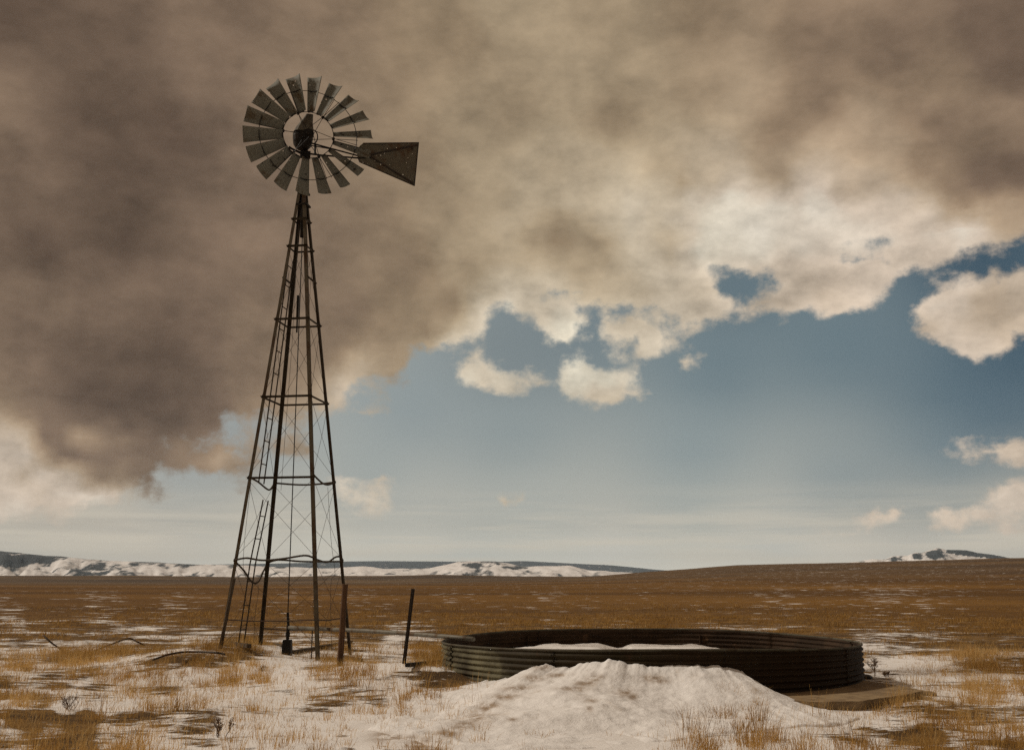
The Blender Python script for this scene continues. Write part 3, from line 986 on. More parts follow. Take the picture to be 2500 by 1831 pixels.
# ------------------------------------------------------------------ hills on the skyline
def build_range(name, line, Dr, foot, depth, rough, label, forest_fn, m, x0=-700, x1=3200, ncol=900, nrow=70):
    xs = np.linspace(x0, x1, ncol)
    t = np.linspace(0, 1.35, nrow)
    T, X = np.meshgrid(t, xs, indexing='ij')
    L_ = np.array(line)
    yl = np.interp(X, *L_.T)
    Y = Dr - depth + depth * T
    wx = (X - CX) / (FOC / cp) * Y
    zr = EYE + (1409.5 - yl) * Dr * cp * cp / FOC
    n = fbm(wx / 600, Y / 600, 6, 5)
    rid = 1 - np.abs(fbm(wx / 260 + 7 + Y / 700, Y / 900, 5, 9) * 2 - 1)
    up = np.clip(T, 0, 1)
    prof = .10 * up + .90 * sstep(up, .12, 1.0) ** .85
    prof = np.clip(prof + (n - .5) * 1.1 * rough * up * (1 - up) * 2.2 - (rid - .6) * .55 * rough * up * (1 - up) * 2.5, 0, 1.03)
    down = np.where(T > 1, 1 - (T - 1) * 1.6, 1)
    z = foot + (zr - foot) * prof * down + (fbm(wx / 120, Y / 120, 3, 2) - .5) * 7 * rough * up
    P = np.stack([wx, Y, z], -1)
    px, py = seen(P)
    gul = fbm(wx / 110 + 3, Y / 300, 5, 77, .6)
    f = forest_fn(px, py, up, n) + (gul - .5) * 1.5 + (fbm(wx / 60, Y / 120, 3, 78) - .5) * .5
    me = np_mesh(name, P.reshape(-1, 3), grid_faces(nrow, ncol), {'forest': f})
    o = link(name, me, m, smooth=True)
    tag(o, label, 'hills', kind='structure')
    return o


M_HILL = hill_mat()
FRONT = [(-700, 1330), (-300, 1335), (0, 1345), (106, 1356), (133, 1357), (226, 1365), (293, 1370), (372, 1372), (452, 1376), (564, 1379), (700, 1384), (800, 1387), (887, 1382), (940, 1388), (1048, 1387), (1113, 1372),
         (1141, 1369.5), (1210, 1369), (1250, 1377), (1281, 1383), (1321, 1381), (1390, 1381), (1436, 1392), (1500, 1395), (1600, 1400), (1750, 1405), (3200, 1407)]
BACK = [(-700, 1365), (500, 1378), (640, 1375.5), (700, 1374.5), (846, 1370), (924, 1369), (1048, 1370), (1213, 1371), (1278, 1369), (1358, 1373), (1500, 1380), (1600, 1390), (1700, 1397), (1850, 1404), (3200, 1406)]
PEAK = [(1900, 1400), (2040, 1378), (2126, 1367), (2166, 1364), (2182, 1357), (2219, 1356), (2240, 1348), (2254, 1350.5), (2275, 1343), (2294, 1336.7), (2315, 1341), (2365, 1342.5), (2392, 1349), (2432, 1354.5), (2464, 1361), (2560, 1378), (2700, 1395)]


def f_front(px, py, t, n):
    f = .30 + .14 * sstep(t, .15, .5) - .12 * sstep(px, 450, 800)
    f = f - .25 * (1 - sstep(t, .06, .2))
    f = np.where((px < 125) & (py < 1384), .95 - .0 * px, f)
    f = np.maximum(f, .62 * np.exp(-((px - 255) / 75) ** 2) * sstep(t, .25, .5))
    f = np.maximum(f, .50 * sstep(t, .78, .95) * (px < 700))
    for (bx, by, rx, ry) in ((1150, 1381, 30, 9), (1255, 1386, 45, 6), (175, 1375, 25, 8), (245, 1388, 40, 10), (300, 1392, 18, 7), (1215, 1375, 10, 7), (330, 1378, 14, 5), (405, 1388, 14, 10)):
        f = np.maximum(f, .85 * np.exp(-(((px - bx) / rx) ** 2 + ((py - by) / ry) ** 2)))
    for (bx, by, rx, ry) in ((110, 1380, 50, 8), (1085, 1384, 45, 9), (1340, 1388, 60, 7), (700, 1392, 300, 5), (880, 1388, 60, 6)):
        f = f - .5 * np.exp(-(((px - bx) / rx) ** 2 + ((py - by) / ry) ** 2))
    return f


def f_peak(px, py, t, n):
    f = np.full_like(px, .24)
    f = np.where((px > 2310) & (py < np.interp(px, [2310, 2392, 2464], [1350, 1361, 1366])), .95, f)
    for (bx, by, rx, ry) in ((2283, 1353, 22, 14), (2240, 1357, 14, 9), (2200, 1361, 12, 6), (2183, 1362, 8, 6)):
        f = np.maximum(f, .95 * np.exp(-(((px - bx) / rx) ** 2 + ((py - by) / ry) ** 2)))
    return f


build_range('hills', BACK, 26000, -30, 4000, .5, 'long low blue-grey wooded ridge on the skyline behind the white hills', lambda a, b, c, d: np.full_like(a, 1.0), M_HILL)
build_range('snowy_hills', FRONT, 10000, -30, 1300, 1.5, 'snow-covered hills with dark wooded slopes under the ridge', f_front, M_HILL)
build_range('mountain', PEAK, 13000, -30, 1300, 1.1, 'snowy mountain peak showing over the brown slope', f_peak, M_HILL, 1900, 2700, 400)


# ------------------------------------------------------------------ windmill
mill = empty('windmill', (TC[0], TC[1], 0), 'tall rusty farm windmill on a four-legged lattice tower with its tail folded to one side', 'windmill')
ez = Vector((0, 0, 1))
cY, sY = math.cos(TYAW), math.sin(TYAW)
ta, tb = Vector((cY, -sY, 0)), Vector((sY, cY, 0))            # along the near face, into the depth
TOPZ = 9.92
for i in range(4):
    a, b = tower_corner(i, FEET[i] - .18), tower_corner(i, TOPZ)
    d = (b - a).normalized()
    xa = ta * (1 if i < 2 else -1)
    xb = tb * (1 if i in (0, 2) else -1)
    xa = (xa - d * xa.dot(d)).normalized()
    xb = (xb - d * xb.dot(d)).normalized()
    m = MB()
    m.angle(a, b, .068, .009, xa, xb)
    for z in RINGS:                                           # splice bolts
        p = tower_corner(i, z)
        m.bar(p - xa * .005 - d * .03, p - xa * .005 + d * .03, .018, .010)
    m.build('leg', M_STEELGREY if i in (0, 2) else M_STEEL, mill)

FACES = [(0, 2), (1, 3), (0, 1), (2, 3)]
SAG = {(4, 2): [(.0, 0), (.35, -.05), (.72, -.16), (.86, -.15), (1, -.02)], (4, 3): [(0, .03), (.2, -.04), (.45, -.10), (.7, -.09), (1, 0)],
       (4, 1): [(0, 0), (.4, -.045), (.7, -.04), (1, 0)],
       (5, 0): [(0, 0), (.15, .045), (.35, 0), (.6, .03), (.85, .09), (.95, .06), (1, .02)], (5, 1): [(0, -.03), (.12, .03), (.25, .03), (.5, 0), (1, 0)],
       (5, 2): [(0, 0), (.3, -.2), (.55, -.42), (.75, -.42), (.9, -.2), (1, -.06)], (5, 3): [(0, .02), (.4, -.03), (.7, .08), (.9, .09), (1, .02)]}
for r, z in enumerate(RINGS):
    for k, (i, j) in enumerate(FACES):
        a, b = tower_corner(i, z), tower_corner(j, z)
        e = (b - a).normalized()
        a2, b2 = a - e * .03, b + e * .03
        m = MB()
        if (r, k) in SAG:
            m.tube(spline([a.lerp(b, t) + ez * s for t, s in SAG[(r, k)]], 5), .019, 8)
        else:
            out = e.cross(ez)
            m.angle(a2, b2, .042, .007, -ez if k < 2 else ez * -1, out if k in (0,) else out * -1)
        m.build('girt', M_STEEL, mill)
for k in (2, 3):                                              # short bars between the upper rings
    i, j = FACES[k]
    a, b = tower_corner(i, 7.93), tower_corner(j, 7.93)
    m = MB()
    m.bar(a, b, .03, .03)
    m.build('girt', M_STEEL, mill)
for (z, cs, rr) in ((.86, (0, 2), .012), (.86, (2, 3), .012), (.60, (1, 3), .014)):
    a, b = tower_corner(cs[0], z), tower_corner(cs[1], z)
    m = MB()
    m.tube([a, a.lerp(b, .3) - ez * .03, a.lerp(b, .7) - ez * .02, b], rr, 6)
    m.build('stay_rod', M_WIRE, mill)

# crossed bracing rods
levels = RINGS[1:] + [.30]
for n_ in range(len(levels) - 1):
    zt, zb = levels[n_] - .05, levels[n_ + 1] + .05
    for k, (i, j) in enumerate(FACES):
        for (p, q) in ((i, j), (j, i)):
            if n_ == 4 and k in (0,) and (p, q) == (j, i):
                pass
            a, b = tower_corner(p, zt), tower_corner(q, zb)
            m = MB()
            mid = a.lerp(b, .5) + Vector((random.uniform(-.012, .012), 0, random.uniform(-.02, .0)))
            m.tube([a, mid, b], .0036, 5)
            m.build('brace_rod', M_WIRE, mill)
# loose hanging wires
for (i, j, z0, pts) in ((2, 3, 3.5, [(.62, 3.5), (.60, 2.4), (.66, 1.75), (.5, 1.6), (.42, 1.0), (.38, .25)]),
                        (0, 1, 3.55, [(.12, 3.55), (.22, 2.3), (.34, 1.75), (.62, 1.55), (.82, 1.45), (.80, .9), (.85, .25)]),
                        (2, 3, 1.4, [(.02, 1.45), (-.12, 1.2), (-.10, .9), (.05, .7)])):
    m = MB()
    ps = [tower_corner(i, z).lerp(tower_corner(j, z), t) for t, z in pts]
    cr = []
    for s_ in range(len(ps) - 1):
        p0, p1, p2, p3 = ps[max(s_ - 1, 0)], ps[s_], ps[s_ + 1], ps[min(s_ + 2, len(ps) - 1)]
        for u in np.linspace(0, 1, 6)[:-1]:
            cr.append(.5 * ((2 * p1) + (p2 - p0) * u + (2 * p0 - 5 * p1 + 4 * p2 - p3) * u * u + (3 * p1 - p0 - 3 * p2 + p3) * u ** 3))
    cr.append(ps[-1])
    m.tube(cr, .004, 5)
    m.build('loose_wire', M_WIRE, mill)


# ladders on the left face
def ladder(name, pts, z_r):
    """pts: (z, along-face fraction, outward) of the ladder centre line; rungs at heights z_r"""
    root = empty(name, (0, 0, 0), parent=mill)
    fd = (tower_corner(1, 4) - tower_corner(0, 4)).normalized()

    def c(z):
        f = np.interp(z, [p[0] for p in pts], [p[1] for p in pts])
        o = np.interp(z, [p[0] for p in pts], [p[2] for p in pts])
        return tower_corner(0, z).lerp(tower_corner(1, z), float(f)) - ta * float(o)
    for s in (-1, 1):
        m = MB()
        zs = np.linspace(pts[0][0], pts[-1][0], 12)
        P = [c(z) + fd * s * .14 for z in zs]
        for a, b in zip(P[:-1], P[1:]):
            m.bar(a, b + (b - a).normalized() * .01, .016, .034, up=fd)
        m.build('rail', M_STEEL, root)
    for z in z_r:
        m = MB()
        m.tube([c(z) - fd * .14, c(z) + fd * .14], .011, 6)
        m.build('rung', M_STEEL, root)
    return root


ladder('ladder', [(3.58, .50, .0), (5.3, .52, .0), (7.0, .54, .0), (8.45, .58, .0)], [3.98, 4.46, 4.94, 5.42, 5.90, 6.38, 6.86, 7.34, 7.82, 8.25])
ladder('ladder', [(FEET[0] + .02, .52, 0.0), (2.0, .56, .0), (3.25, .74, .0)], [.62, 1.1, 1.58, 2.45, 2.92])

# pump rod, swivel and mast
rod0, rod1 = Vector((TC[0] - .0, TC[1], .9)), Vector((TC[0] + TLEAN[0], TC[1] + TLEAN[1], 10.0))
rb, rt = at_depth(703, 1492, TC[1]), at_depth(743.5, 440, TC[1] - .03)


def rodp(t):
    return rb.lerp(rt, t)


m = MB()
m.tube([rb, rodp(.25), rodp(.5), rodp(.76), rt], .011, 6)
m.build('pump_rod', M_DARK, mill)
sw0, sw1 = at_depth(724.5, 812, TC[1] - .02), at_depth(728, 722, TC[1] - .02)
m = MB()
m.bar(sw0, sw0.lerp(sw1, .38), .028, .03)
m.bar(sw0.lerp(sw1, .36), sw1, .052, .045)
m.build('rod_swivel', M_DARK, mill)
mz = Vector((TC[0] + TLEAN[0] + .0, TC[1] + TLEAN[1], 0))
mast_x, mast_y = rt.x, rt.y
HUBPX = (753.2, 328.5)
AXD = None
view = Vector(sight(*HUBPX))
vh = Vector((view.x, view.y, 0)).normalized()
YAWOFF = math.radians(3.0)
ax = Matrix.Rotation(YAWOFF, 3, 'Z') @ (-vh)                  # wheel axis, out of the wheel's front
rx = ez.cross(ax).normalized()                                # to the right seen from the front
hub_p = on_plane(HUBPX[0], HUBPX[1], Vector((mast_x, mast_y, 0)) + ax * .42, ax)
HZ = hub_p.z
m = MB()
m.tube([(mast_x, mast_y, 8.9), (mast_x, mast_y, HZ - .12)], .05, 10)
m.build('mast_pipe', M_DARK, mill, smooth=True)
# top plates where the legs meet the mast
for z, s in ((TOPZ - .02, .21), (9.62, .25)):
    m = MB()
    c = Vector((mast_x, mast_y, z))
    m.sweep(c - ez * .02, c + ez * .02, [(-s / 2, -s / 2), (s / 2, -s / 2), (s / 2, s / 2), (-s / 2, s / 2)], ta, tb)
    m.build('top_plate', M_DARK, mill)

# gearbox and hood, in the frame of the wheel
def wl(x, y, z):
    return hub_p + rx * x + ez * y + ax * z


def ring(y, xc, w, z0, z1, sq=.35, n=16):
    out = []
    for k in range(n):
        t = 2 * math.pi * k / n
        c, s = math.cos(t), math.sin(t)
        c = math.copysign(abs(c) ** (1 - sq), c)
        s = math.copysign(abs(s) ** (1 - sq), s)
        out.append(wl(xc + w / 2 * c, y, (z0 + z1) / 2 + (z1 - z0) / 2 * s))
    return out


m = MB()
m.loft([ring(-.19, -.10, .20, -.50, -.28), ring(-.14, -.10, .32, -.56, -.16), ring(-.06, -.10, .41, -.60, -.10), ring(.04, -.10, .44, -.62, -.08), ring(.12, -.10, .43, -.62, -.08)])
m.build('gearbox', M_DARK, mill, smooth=False)
m = MB()
m.loft([ring(.121, -.095, .45, -.64, -.07, .5), ring(.22, -.08, .40, -.62, -.09, .5), ring(.36, -.045, .29, -.56, -.14, .55), ring(.50, .0, .20, -.51, -.19, .6), ring(.58, .02, .165, -.48, -.22, .65), ring(.60, .02, .10, -.45, -.26, .6)])
m.build('hood', M_HOOD, mill)
m = MB()
m.tube([wl(.0, 0, -.1), wl(0, 0, .14)], .055, 12)
m.tube([wl(0, 0, .02), wl(0, 0, .05)], .115, 16)
m.build('hub', M_DARK, mill)
m = MB()
pts = [wl(.11 + .10 * math.cos(t), .04 + .16 * math.sin(t), -.2) for t in np.linspace(0, 2 * math.pi, 17)]
m.tube(pts, .013, 6, caps=False)
m.build('brake_band', M_DARK, mill)
m = MB()
m.tube([wl(-.08, -.30, -.4), wl(-.32, -.25, -.3), wl(-.40, -.22, -.28)], [.03, .022, .03], 6)
m.bar(wl(-.14, -.30, -.42), wl(.08, -.30, -.42), .12, .14)
m.build('furl_lever', M_DARK, mill)
m = MB()
m.tube([wl(-.16, -.46, -.42), Vector((mast_x - .07, mast_y - .05, 9.7)), Vector((TC[0] - .12, TC[1] - .2, 6.5)), Vector((TC[0] - .2, TC[1] - .3, 3.4))], .004, 5)
m.build('furl_wire', M_WIRE, mill)

# wheel
WR = 1.385
wheel = bpy.data.objects.new('wheel', None)
wheel.empty_display_size = .2
COL.objects.link(wheel)
wheel.parent = mill
TILT = math.radians(2)
R3 = Matrix((rx, ez, ax)).transposed()
wheel.matrix_local = Matrix.Translation(hub_p - Vector(mill.location)) @ R3.to_4x4() @ Matrix.Rotation(-TILT, 4, 'X')
PHI = math.radians(32)


def blade_mesh(rng):
    V, F = [], []
    nr, ns = 8, 9
    for i in range(nr):
        t = i / (nr - 1)
        r = WR * (.395 + .605 * t)
        c = .188 + .166 * t
        for j in range(ns):
            s = -1 + 2 * j / (ns - 1)
            tang, nn = s * c / 2, -.042 * (1 - s * s) * (.8 + .4 * t)
            ph = PHI + .06 * (.5 - t)
            y = tang * math.cos(ph) + nn * math.sin(ph)
            z = -tang * math.sin(ph) + nn * math.cos(ph)
            V.append((r, y, z))
    for i in range(nr - 1):
        for j in range(ns - 1):
            a = i * ns + j
            F.append((a, a + ns, a + ns + 1, a + 1))
    me = bpy.data.meshes.new('blade')
    me.from_pydata(V, [], F)
    me.update()
    me.materials.append(M_BLADE)
    me.polygons.foreach_set('use_smooth', np.ones(len(me.polygons), bool))
    return me


bm_ = blade_mesh(None)
A0 = math.radians(-3.5)
for k in range(18):
    o = bpy.data.objects.new('blade', bm_.copy())
    # each sheet gets its own wear: shift the mesh data along the disc and back with the object
    COL.objects.link(o)
    o.parent = wheel
    ang = A0 + math.radians(10 + 20 * k)
    o.rotation_euler = (random.uniform(-.05, .05), random.uniform(-.012, .012), ang)
    sh = Vector((k * 3.7, k * 1.9, 0))
    o.data.transform(Matrix.Translation(sh))
    o.location = -(o.rotation_euler.to_matrix() @ sh)
    sm = o.modifiers.new('thickness', 'SOLIDIFY')
    sm.thickness = .003
for (rr, th, nm) in ((.392, .0085, 'inner_ring'), (.755, .008, 'outer_ring')):
    m = MB()
    n_ = 72
    pts = [(WR * rr * math.cos(2 * math.pi * k / n_), WR * rr * math.sin(2 * math.pi * k / n_), -.03) for k in range(n_ + 1)]
    m.tube(pts, th, 6, caps=False)
    m.build(nm, M_DARK, wheel, local=True)
for k in range(18):
    ang = A0 + math.radians(10 + 20 * k)
    for rr in (.395, .755):
        m = MB()
        c, s = math.cos(ang), math.sin(ang)
        w = .05 if rr < .5 else .11
        p = Vector((c, s, 0)) * WR * rr
        tg = Vector((-s, c, 0)) * math.cos(PHI) - Vector((0, 0, 1)) * math.sin(PHI)
        m.bar(p - tg * w - Vector((0, 0, .03)), p + tg * (w + .02) - Vector((0, 0, .03)), .014, .02)
        m.build('blade_clip', M_DARK, wheel, local=True)
for k in range(6):
    ang = A0 + math.radians(60 * k)
    c, s = math.cos(ang), math.sin(ang)
    e, tg = Vector((c, s, 0)), Vector((-s, c, 0))
    for sg in (-1, 1):
        m = MB()
        m.tube([e * .08 + tg * .065 * sg + Vector((0, 0, .10 * sg)), e * WR * .392 + Vector((0, 0, -.02 + .012 * sg)), e * WR * .775 - tg * .06 * sg + Vector((0, 0, -.03))], .0065, 5)
        m.build('spoke', M_DARK, wheel, local=True)
    m = MB()
    m.bar(e * WR * .37 + Vector((0, 0, -.03)), e * WR * .41 + Vector((0, 0, -.03)), .05, .05)
    m.build('spoke_clip', M_DARK, wheel, local=True)

# tail, folded round beside the wheel
tail = empty('tail', (0, 0, 0), parent=mill)
TANG = math.radians(15)
tdir = rx * math.cos(TANG) - ax * math.sin(TANG)
tn = tdir.cross(ez).normalized()
tp0 = Vector((mast_x, mast_y, HZ)) - ax * .18


def tl(zx, zy, off=0.0):
    """a point of the tail's own plane, from the enlarged view of the photograph"""
    return on_plane(560 + zx / 4.512, 150 + zy / 4.512, tp0, tn) - tn * off


def near_side(v):
    return v


outline = [(1405, 1000), (1418, 960), (1440, 930), (1470, 906), (1770, 903), (2083, 899), (2062, 1130), (2037, 1374), (1730, 1238), (1432, 1112), (1412, 1060)]
s_near = -1 if tn.dot(ax) < 0 else 1
P = [tl(*p) for p in outline]
m = MB()
n_ = len(P)
nv = tn * .004
m.v = [p + nv for p in P] + [p - nv for p in P]
m.f = [tuple(range(n_)), tuple(range(2 * n_ - 1, n_ - 1, -1))] + [(k, n_ + k, n_ + (k + 1) % n_, (k + 1) % n_) for k in range(n_)]
me_v = m.build('vane', M_VANE, tail)
m = MB()
for a, b in zip([5, 7, 3, 9], [7, 9, 5, 10]):
    m.bar(P[a] + tn * s_near * .012, P[b] + tn * s_near * .012, .018, .016)
m.build('vane_edge', M_TPOST, tail)
for (a, b) in (((1558, 1032), (2072, 925)), ((1558, 1058), (2022, 1348)), ((1560, 1020), (1562, 1075))):
    m = MB()
    m.bar(tl(*a) + tn * s_near * .02, tl(*b) + tn * s_near * .02, .022, .03)
    m.build('vane_rib', M_TPOST, tail)
for (pts, rr) in (([(850, 1015), (1000, 1035), (1420, 1067), (1560, 1062)], .02), ([(885, 898), (1130, 965), (1410, 1040)], .018), ([(880, 925), (1120, 968), (1260, 995)], .012), ([(945, 918), (943, 1025)], .024), ([(850, 985), (905, 935)], .012)):
    m = MB()
    m.tube([tl(*p) for p in pts], rr, 6)
    m.build('tail_bone', M_DARK, tail)

# ------------------------------------------------------------------ pump and water pipe
pf = pump_foot
pump = empty('water_pump', pf, 'rusty upright pump pipe on a square iron box under the tower', 'pump')
m = MB()
b0 = at_depth(700, 1600, 21.35)
t0 = at_depth(702, 1561, 21.35)
m.v = []
c0 = Vector((t0.x, t0.y, 0))
m.loft([[Vector((c0.x + sx * w, c0.y + sy * w, z)) for sx, sy in ((-1, -1), (1, -1), (1, 1), (-1, 1))] for z, w in ((pf.z - .15, .09), (pf.z + .12, .09), (t0.z - .02, .082), (t0.z, .078))])
m.build('pump_base', M_DARK, pump)
m = MB()
st = at_depth(702.5, 1494, 21.35)
m.tube([Vector((c0.x, c0.y, t0.z - .02)), Vector((c0.x, c0.y, st.z - .25)), Vector((c0.x, c0.y, st.z - .24)), Vector((st.x, c0.y, st.z))], [.033, .033, .027, .024], 10)
m.tube([Vector((c0.x, c0.y, .50)), Vector((c0.x, c0.y, .58))], .045, 10)
m.build('standpipe', M_DARK, pump, smooth=False)
pipe = [at_depth(706, 1531.5, 21.3), at_depth(900, 1540, 19.6), at_depth(1000, 1546.5, 18.65), at_depth(1090, 1553.5, 17.8), at_depth(1156, 1559.5, 17.1)]
m = MB()
m.tube(pipe, .038, 10)
o = m.build('water_pipe', M_PIPE, origin=pipe[2], smooth=True)
tag(o, 'long grey pipe running from the pump under the tower to the tank rim', 'pipe')
m = MB()
q1 = at_depth(762.6, 1537, 20.8)
m.tube([q1, Vector((q1.x, q1.y, gz(q1.x, q1.y) - .1))], .012, 6)
o = m.build('pipe_prop', M_WIRE, origin=q1)
tag(o, 'short thin iron rod propping the grey pipe beside the tower leg', 'rod')

# ------------------------------------------------------------------ posts
def post(name, foot, top, w, m_, label, cat, split=False):
    b = foot - ez * .25
    d, x, y = MB().frame(b, top)
    rings = []
    for t in np.linspace(0, 1, 9):
        p = b.lerp(top, t)
        ws = w * (1.1 - .12 * t)
        r = []
        for k in range(8):
            a = 2 * math.pi * (k + .5) / 8
            rr = ws / 2 * 1.12 * (1 + random.uniform(-.06, .06))
            h = random.uniform(0, .035) if t == 1 and split else 0
            r.append(p + x * rr * max(-.86, min(.86, math.cos(a) * 1.15)) + y * rr * max(-.86, min(.86, math.sin(a) * 1.15)) + d * h)
        rings.append(r)
    m = MB()
    m.loft(rings)
    o = m.build(name, m_, origin=foot)
    return tag(o, label, cat)


post('wooden_post', post_foot, at_depth(842.5, 1428, POST_Y + .1), .098, M_WOOD, 'leaning reddish weathered wooden post in front of the tower leg', 'post', True)
lf = tower_corner(0, FEET[0])
bp0, bp1 = at_depth(552, 1500, 20.4), at_depth(571.5, 1413, 20.4)
post('wooden_post', Vector((bp0.x - .12, 20.4, gz(bp0.x - .12, 20.4))), bp1, .062, M_GREYWOOD, 'thin broken grey wooden post tied along the leftmost tower leg', 'post', True)

tp1 = at_depth(1008.5, 1437, TPOST_Y + .15)
tb_ = tpost_foot - ez * .3
m = MB()
d, x, y = m.frame(tb_, tp1, up=(0, -1, 0))
w_ = .03
m.sweep(tb_, tp1, [(-w_, 0), (w_, 0), (w_, .008), (.005, .008), (.005, .045), (-.005, .045), (-.005, .008), (-w_, .008)], x, y)
L_ = (tp1 - tb_).length
for k in range(24):
    p = tb_ + d * (.35 + k * .055)
    if (p - tb_).length < L_ - .03:
        m.bar(p - y * .012 - x * .012, p - y * .012 + x * .012, .016, .02, up=d)
o = m.build('metal_post', M_TPOST, origin=tpost_foot)
tag(o, 'thin dark steel fence post leaning between the tower and the tank', 'post')

# ------------------------------------------------------------------ stock tank
tank = empty('stock_tank', (TANK.x, TANK.y, 0), 'wide round corrugated steel stock tank, greenish at one end and rusty at the other', 'tank')
NP = 9


def rim_off(th):
    c = math.cos(th)                                          # th measured from the side facing the camera
    return (.055 + .02 * c) * c * c + .006 * math.sin(5 * th + 1)


def tank_pt(th, r, z, ztop=RIMZ):
    s = (z / ztop)
    return Vector((TANK.x + r * math.sin(th), TANK.y - r * math.cos(th), z + rim_off(th) * max(s, 0)))


NCOR = 8.0


def corr(z):
    return .0155 * math.sin(2 * math.pi * NCOR * z / RIMZ)


TH0 = math.radians(-70)
for k in range(NP):
    a0, a1 = TH0 + 2 * math.pi * k / NP, TH0 + 2 * math.pi * (k + 1) / NP + .012
    nt_, nz = 26, 71
    zs = np.linspace(-.12, RIMZ, nz)
    V, F, MI = [], [], []
    off = .002 if k % 2 else -.002
    for side, dr in ((0, .003), (1, -.003)):
        for i in range(nt_ + 1):
            th = a0 + (a1 - a0) * i / nt_
            dent = .008 * math.sin(th * 7 + k) + .006 * math.sin(th * 17 + 2 * k)
            lap = .004 * (i / nt_)
            for z in zs:
                V.append(tank_pt(th, TR + corr(z) + dr + off + lap + dent * (z / RIMZ), z) - Vector((TANK.x, TANK.y, 0)))
    n0 = (nt_ + 1) * nz
    for i in range(nt_):
        for j in range(nz - 1):
            a = i * nz + j
            F.append((a, a + nz, a + nz + 1, a + 1))
            MI.append(0)
            F.append((n0 + a, n0 + a + 1, n0 + a + nz + 1, n0 + a + nz))
            MI.append(1)
    for i in range(nt_):
        a = i * nz + nz - 1
        F.append((a, a + nz, n0 + a + nz, n0 + a))
        MI.append(0)
    for i in (0, nt_):
        for j in range(nz - 1):
            a = i * nz + j
            F.append((a, a + 1, n0 + a + 1, n0 + a))
            MI.append(0)
    me = bpy.data.meshes.new('wall_panel')
    me.from_pydata([tuple(v) for v in V], [], F)
    me.update()
    me.polygons.foreach_set('material_index', np.array(MI, np.int32))
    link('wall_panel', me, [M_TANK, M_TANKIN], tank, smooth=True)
    # bolted seam
    m = MB()
    for z in np.linspace(.06, RIMZ - .05, 7):
        for da in (-.004, .006):
            p = tank_pt(a0 + .006 + da * .8, TR + .012, z + (.02 if da > 0 else 0))
            m.tube([p, p + Vector((math.sin(a0), -math.cos(a0), 0)) * .013], .011, 6)
    p0, p1 = tank_pt(a0 + .016, TR - .016, .02), tank_pt(a0 + .016, TR - .016, RIMZ - .03)
    m.build('seam', M_DARK, tank)
m = MB()
pts = [tank_pt(t, TR, RIMZ) + ez * .008 for t in np.linspace(0, 2 * math.pi, 145)]
m.tube(pts, .017, 8, caps=False)
m.build('rim', M_RIM, tank, smooth=True)
for th in (math.radians(155), math.radians(215)):
    m = MB()
    p = tank_pt(th, TR - .03, .25)
    m.bar(p, tank_pt(th, TR - .03, RIMZ - .08), .05, .02)
    m.build('seam', M_TANKIN, tank)


# snow lying inside the tank
def tank_snow():
    nr, na = 60, 200
    r = np.linspace(0.02, TR - .03, nr)
    a = np.linspace(0, 2 * math.pi, na, endpoint=False)
    R_, A_ = np.meshgrid(r, a, indexing='ij')
    x, y = TANK.x + R_ * np.sin(A_), TANK.y - R_ * np.cos(A_)
    px, _ = seen(np.stack([x, y, np.full_like(x, .4)], -1))
    top = np.interp(px, [1080, 1190, 1230, 1300, 1400, 1460, 1495, 1512, 1540, 1600, 1680, 1750, 1800, 1900], [.10, .24, .37, .415, .415, .40, .32, .30, .40, .39, .37, .33, .22, .08])
    z = top + (fbm(x * 1.1, y * 1.1, 4, 3) - .5) * .16 + (fbm(x * 5, y * 5, 3, 13) - .5) * .04
    back = sstep(y - TANK.y, 1.2, 3.0)
    z = z - .10 * (1 - back) * 0 - .10 * sstep(R_, TR - .35, TR - .03)
    V = np.stack([x - TANK.x, y - TANK.y, z], -1).reshape(-1, 3)
    me = np_mesh('snow_drift', V, grid_faces(nr, na, True))
    o = link('snow_drift', me, M_SNOWTANK, loc=(TANK.x, TANK.y, 0), smooth=True)
    tag(o, 'white drift of snow lying inside the round tank', 'snow')


tank_snow()


# where the melt has left grit on the bank
DIRT = [(1330, 1630, 30, 8), (1300, 1655, 35, 9), (1265, 1680, 40, 10), (1230, 1700, 40, 9), (1195, 1722, 30, 9), (1185, 1730, 22, 14), (1165, 1750, 24, 16), (1130, 1770, 34, 14), (1090, 1790, 36, 12), (1058, 1806, 30, 9), (1050, 1826, 40, 8),
        (1430, 1668, 34, 7), (1400, 1680, 40, 6), (1455, 1655, 24, 10), (1525, 1690, 22, 11), (1545, 1700, 14, 9), (1590, 1655, 34, 9), (1610, 1662, 24, 6), (1360, 1648, 30, 6), (1440, 1710, 14, 5), (1438, 1730, 8, 8), (1250, 1755, 14, 5), (960, 1800, 60, 8), (900, 1790, 50, 6)]


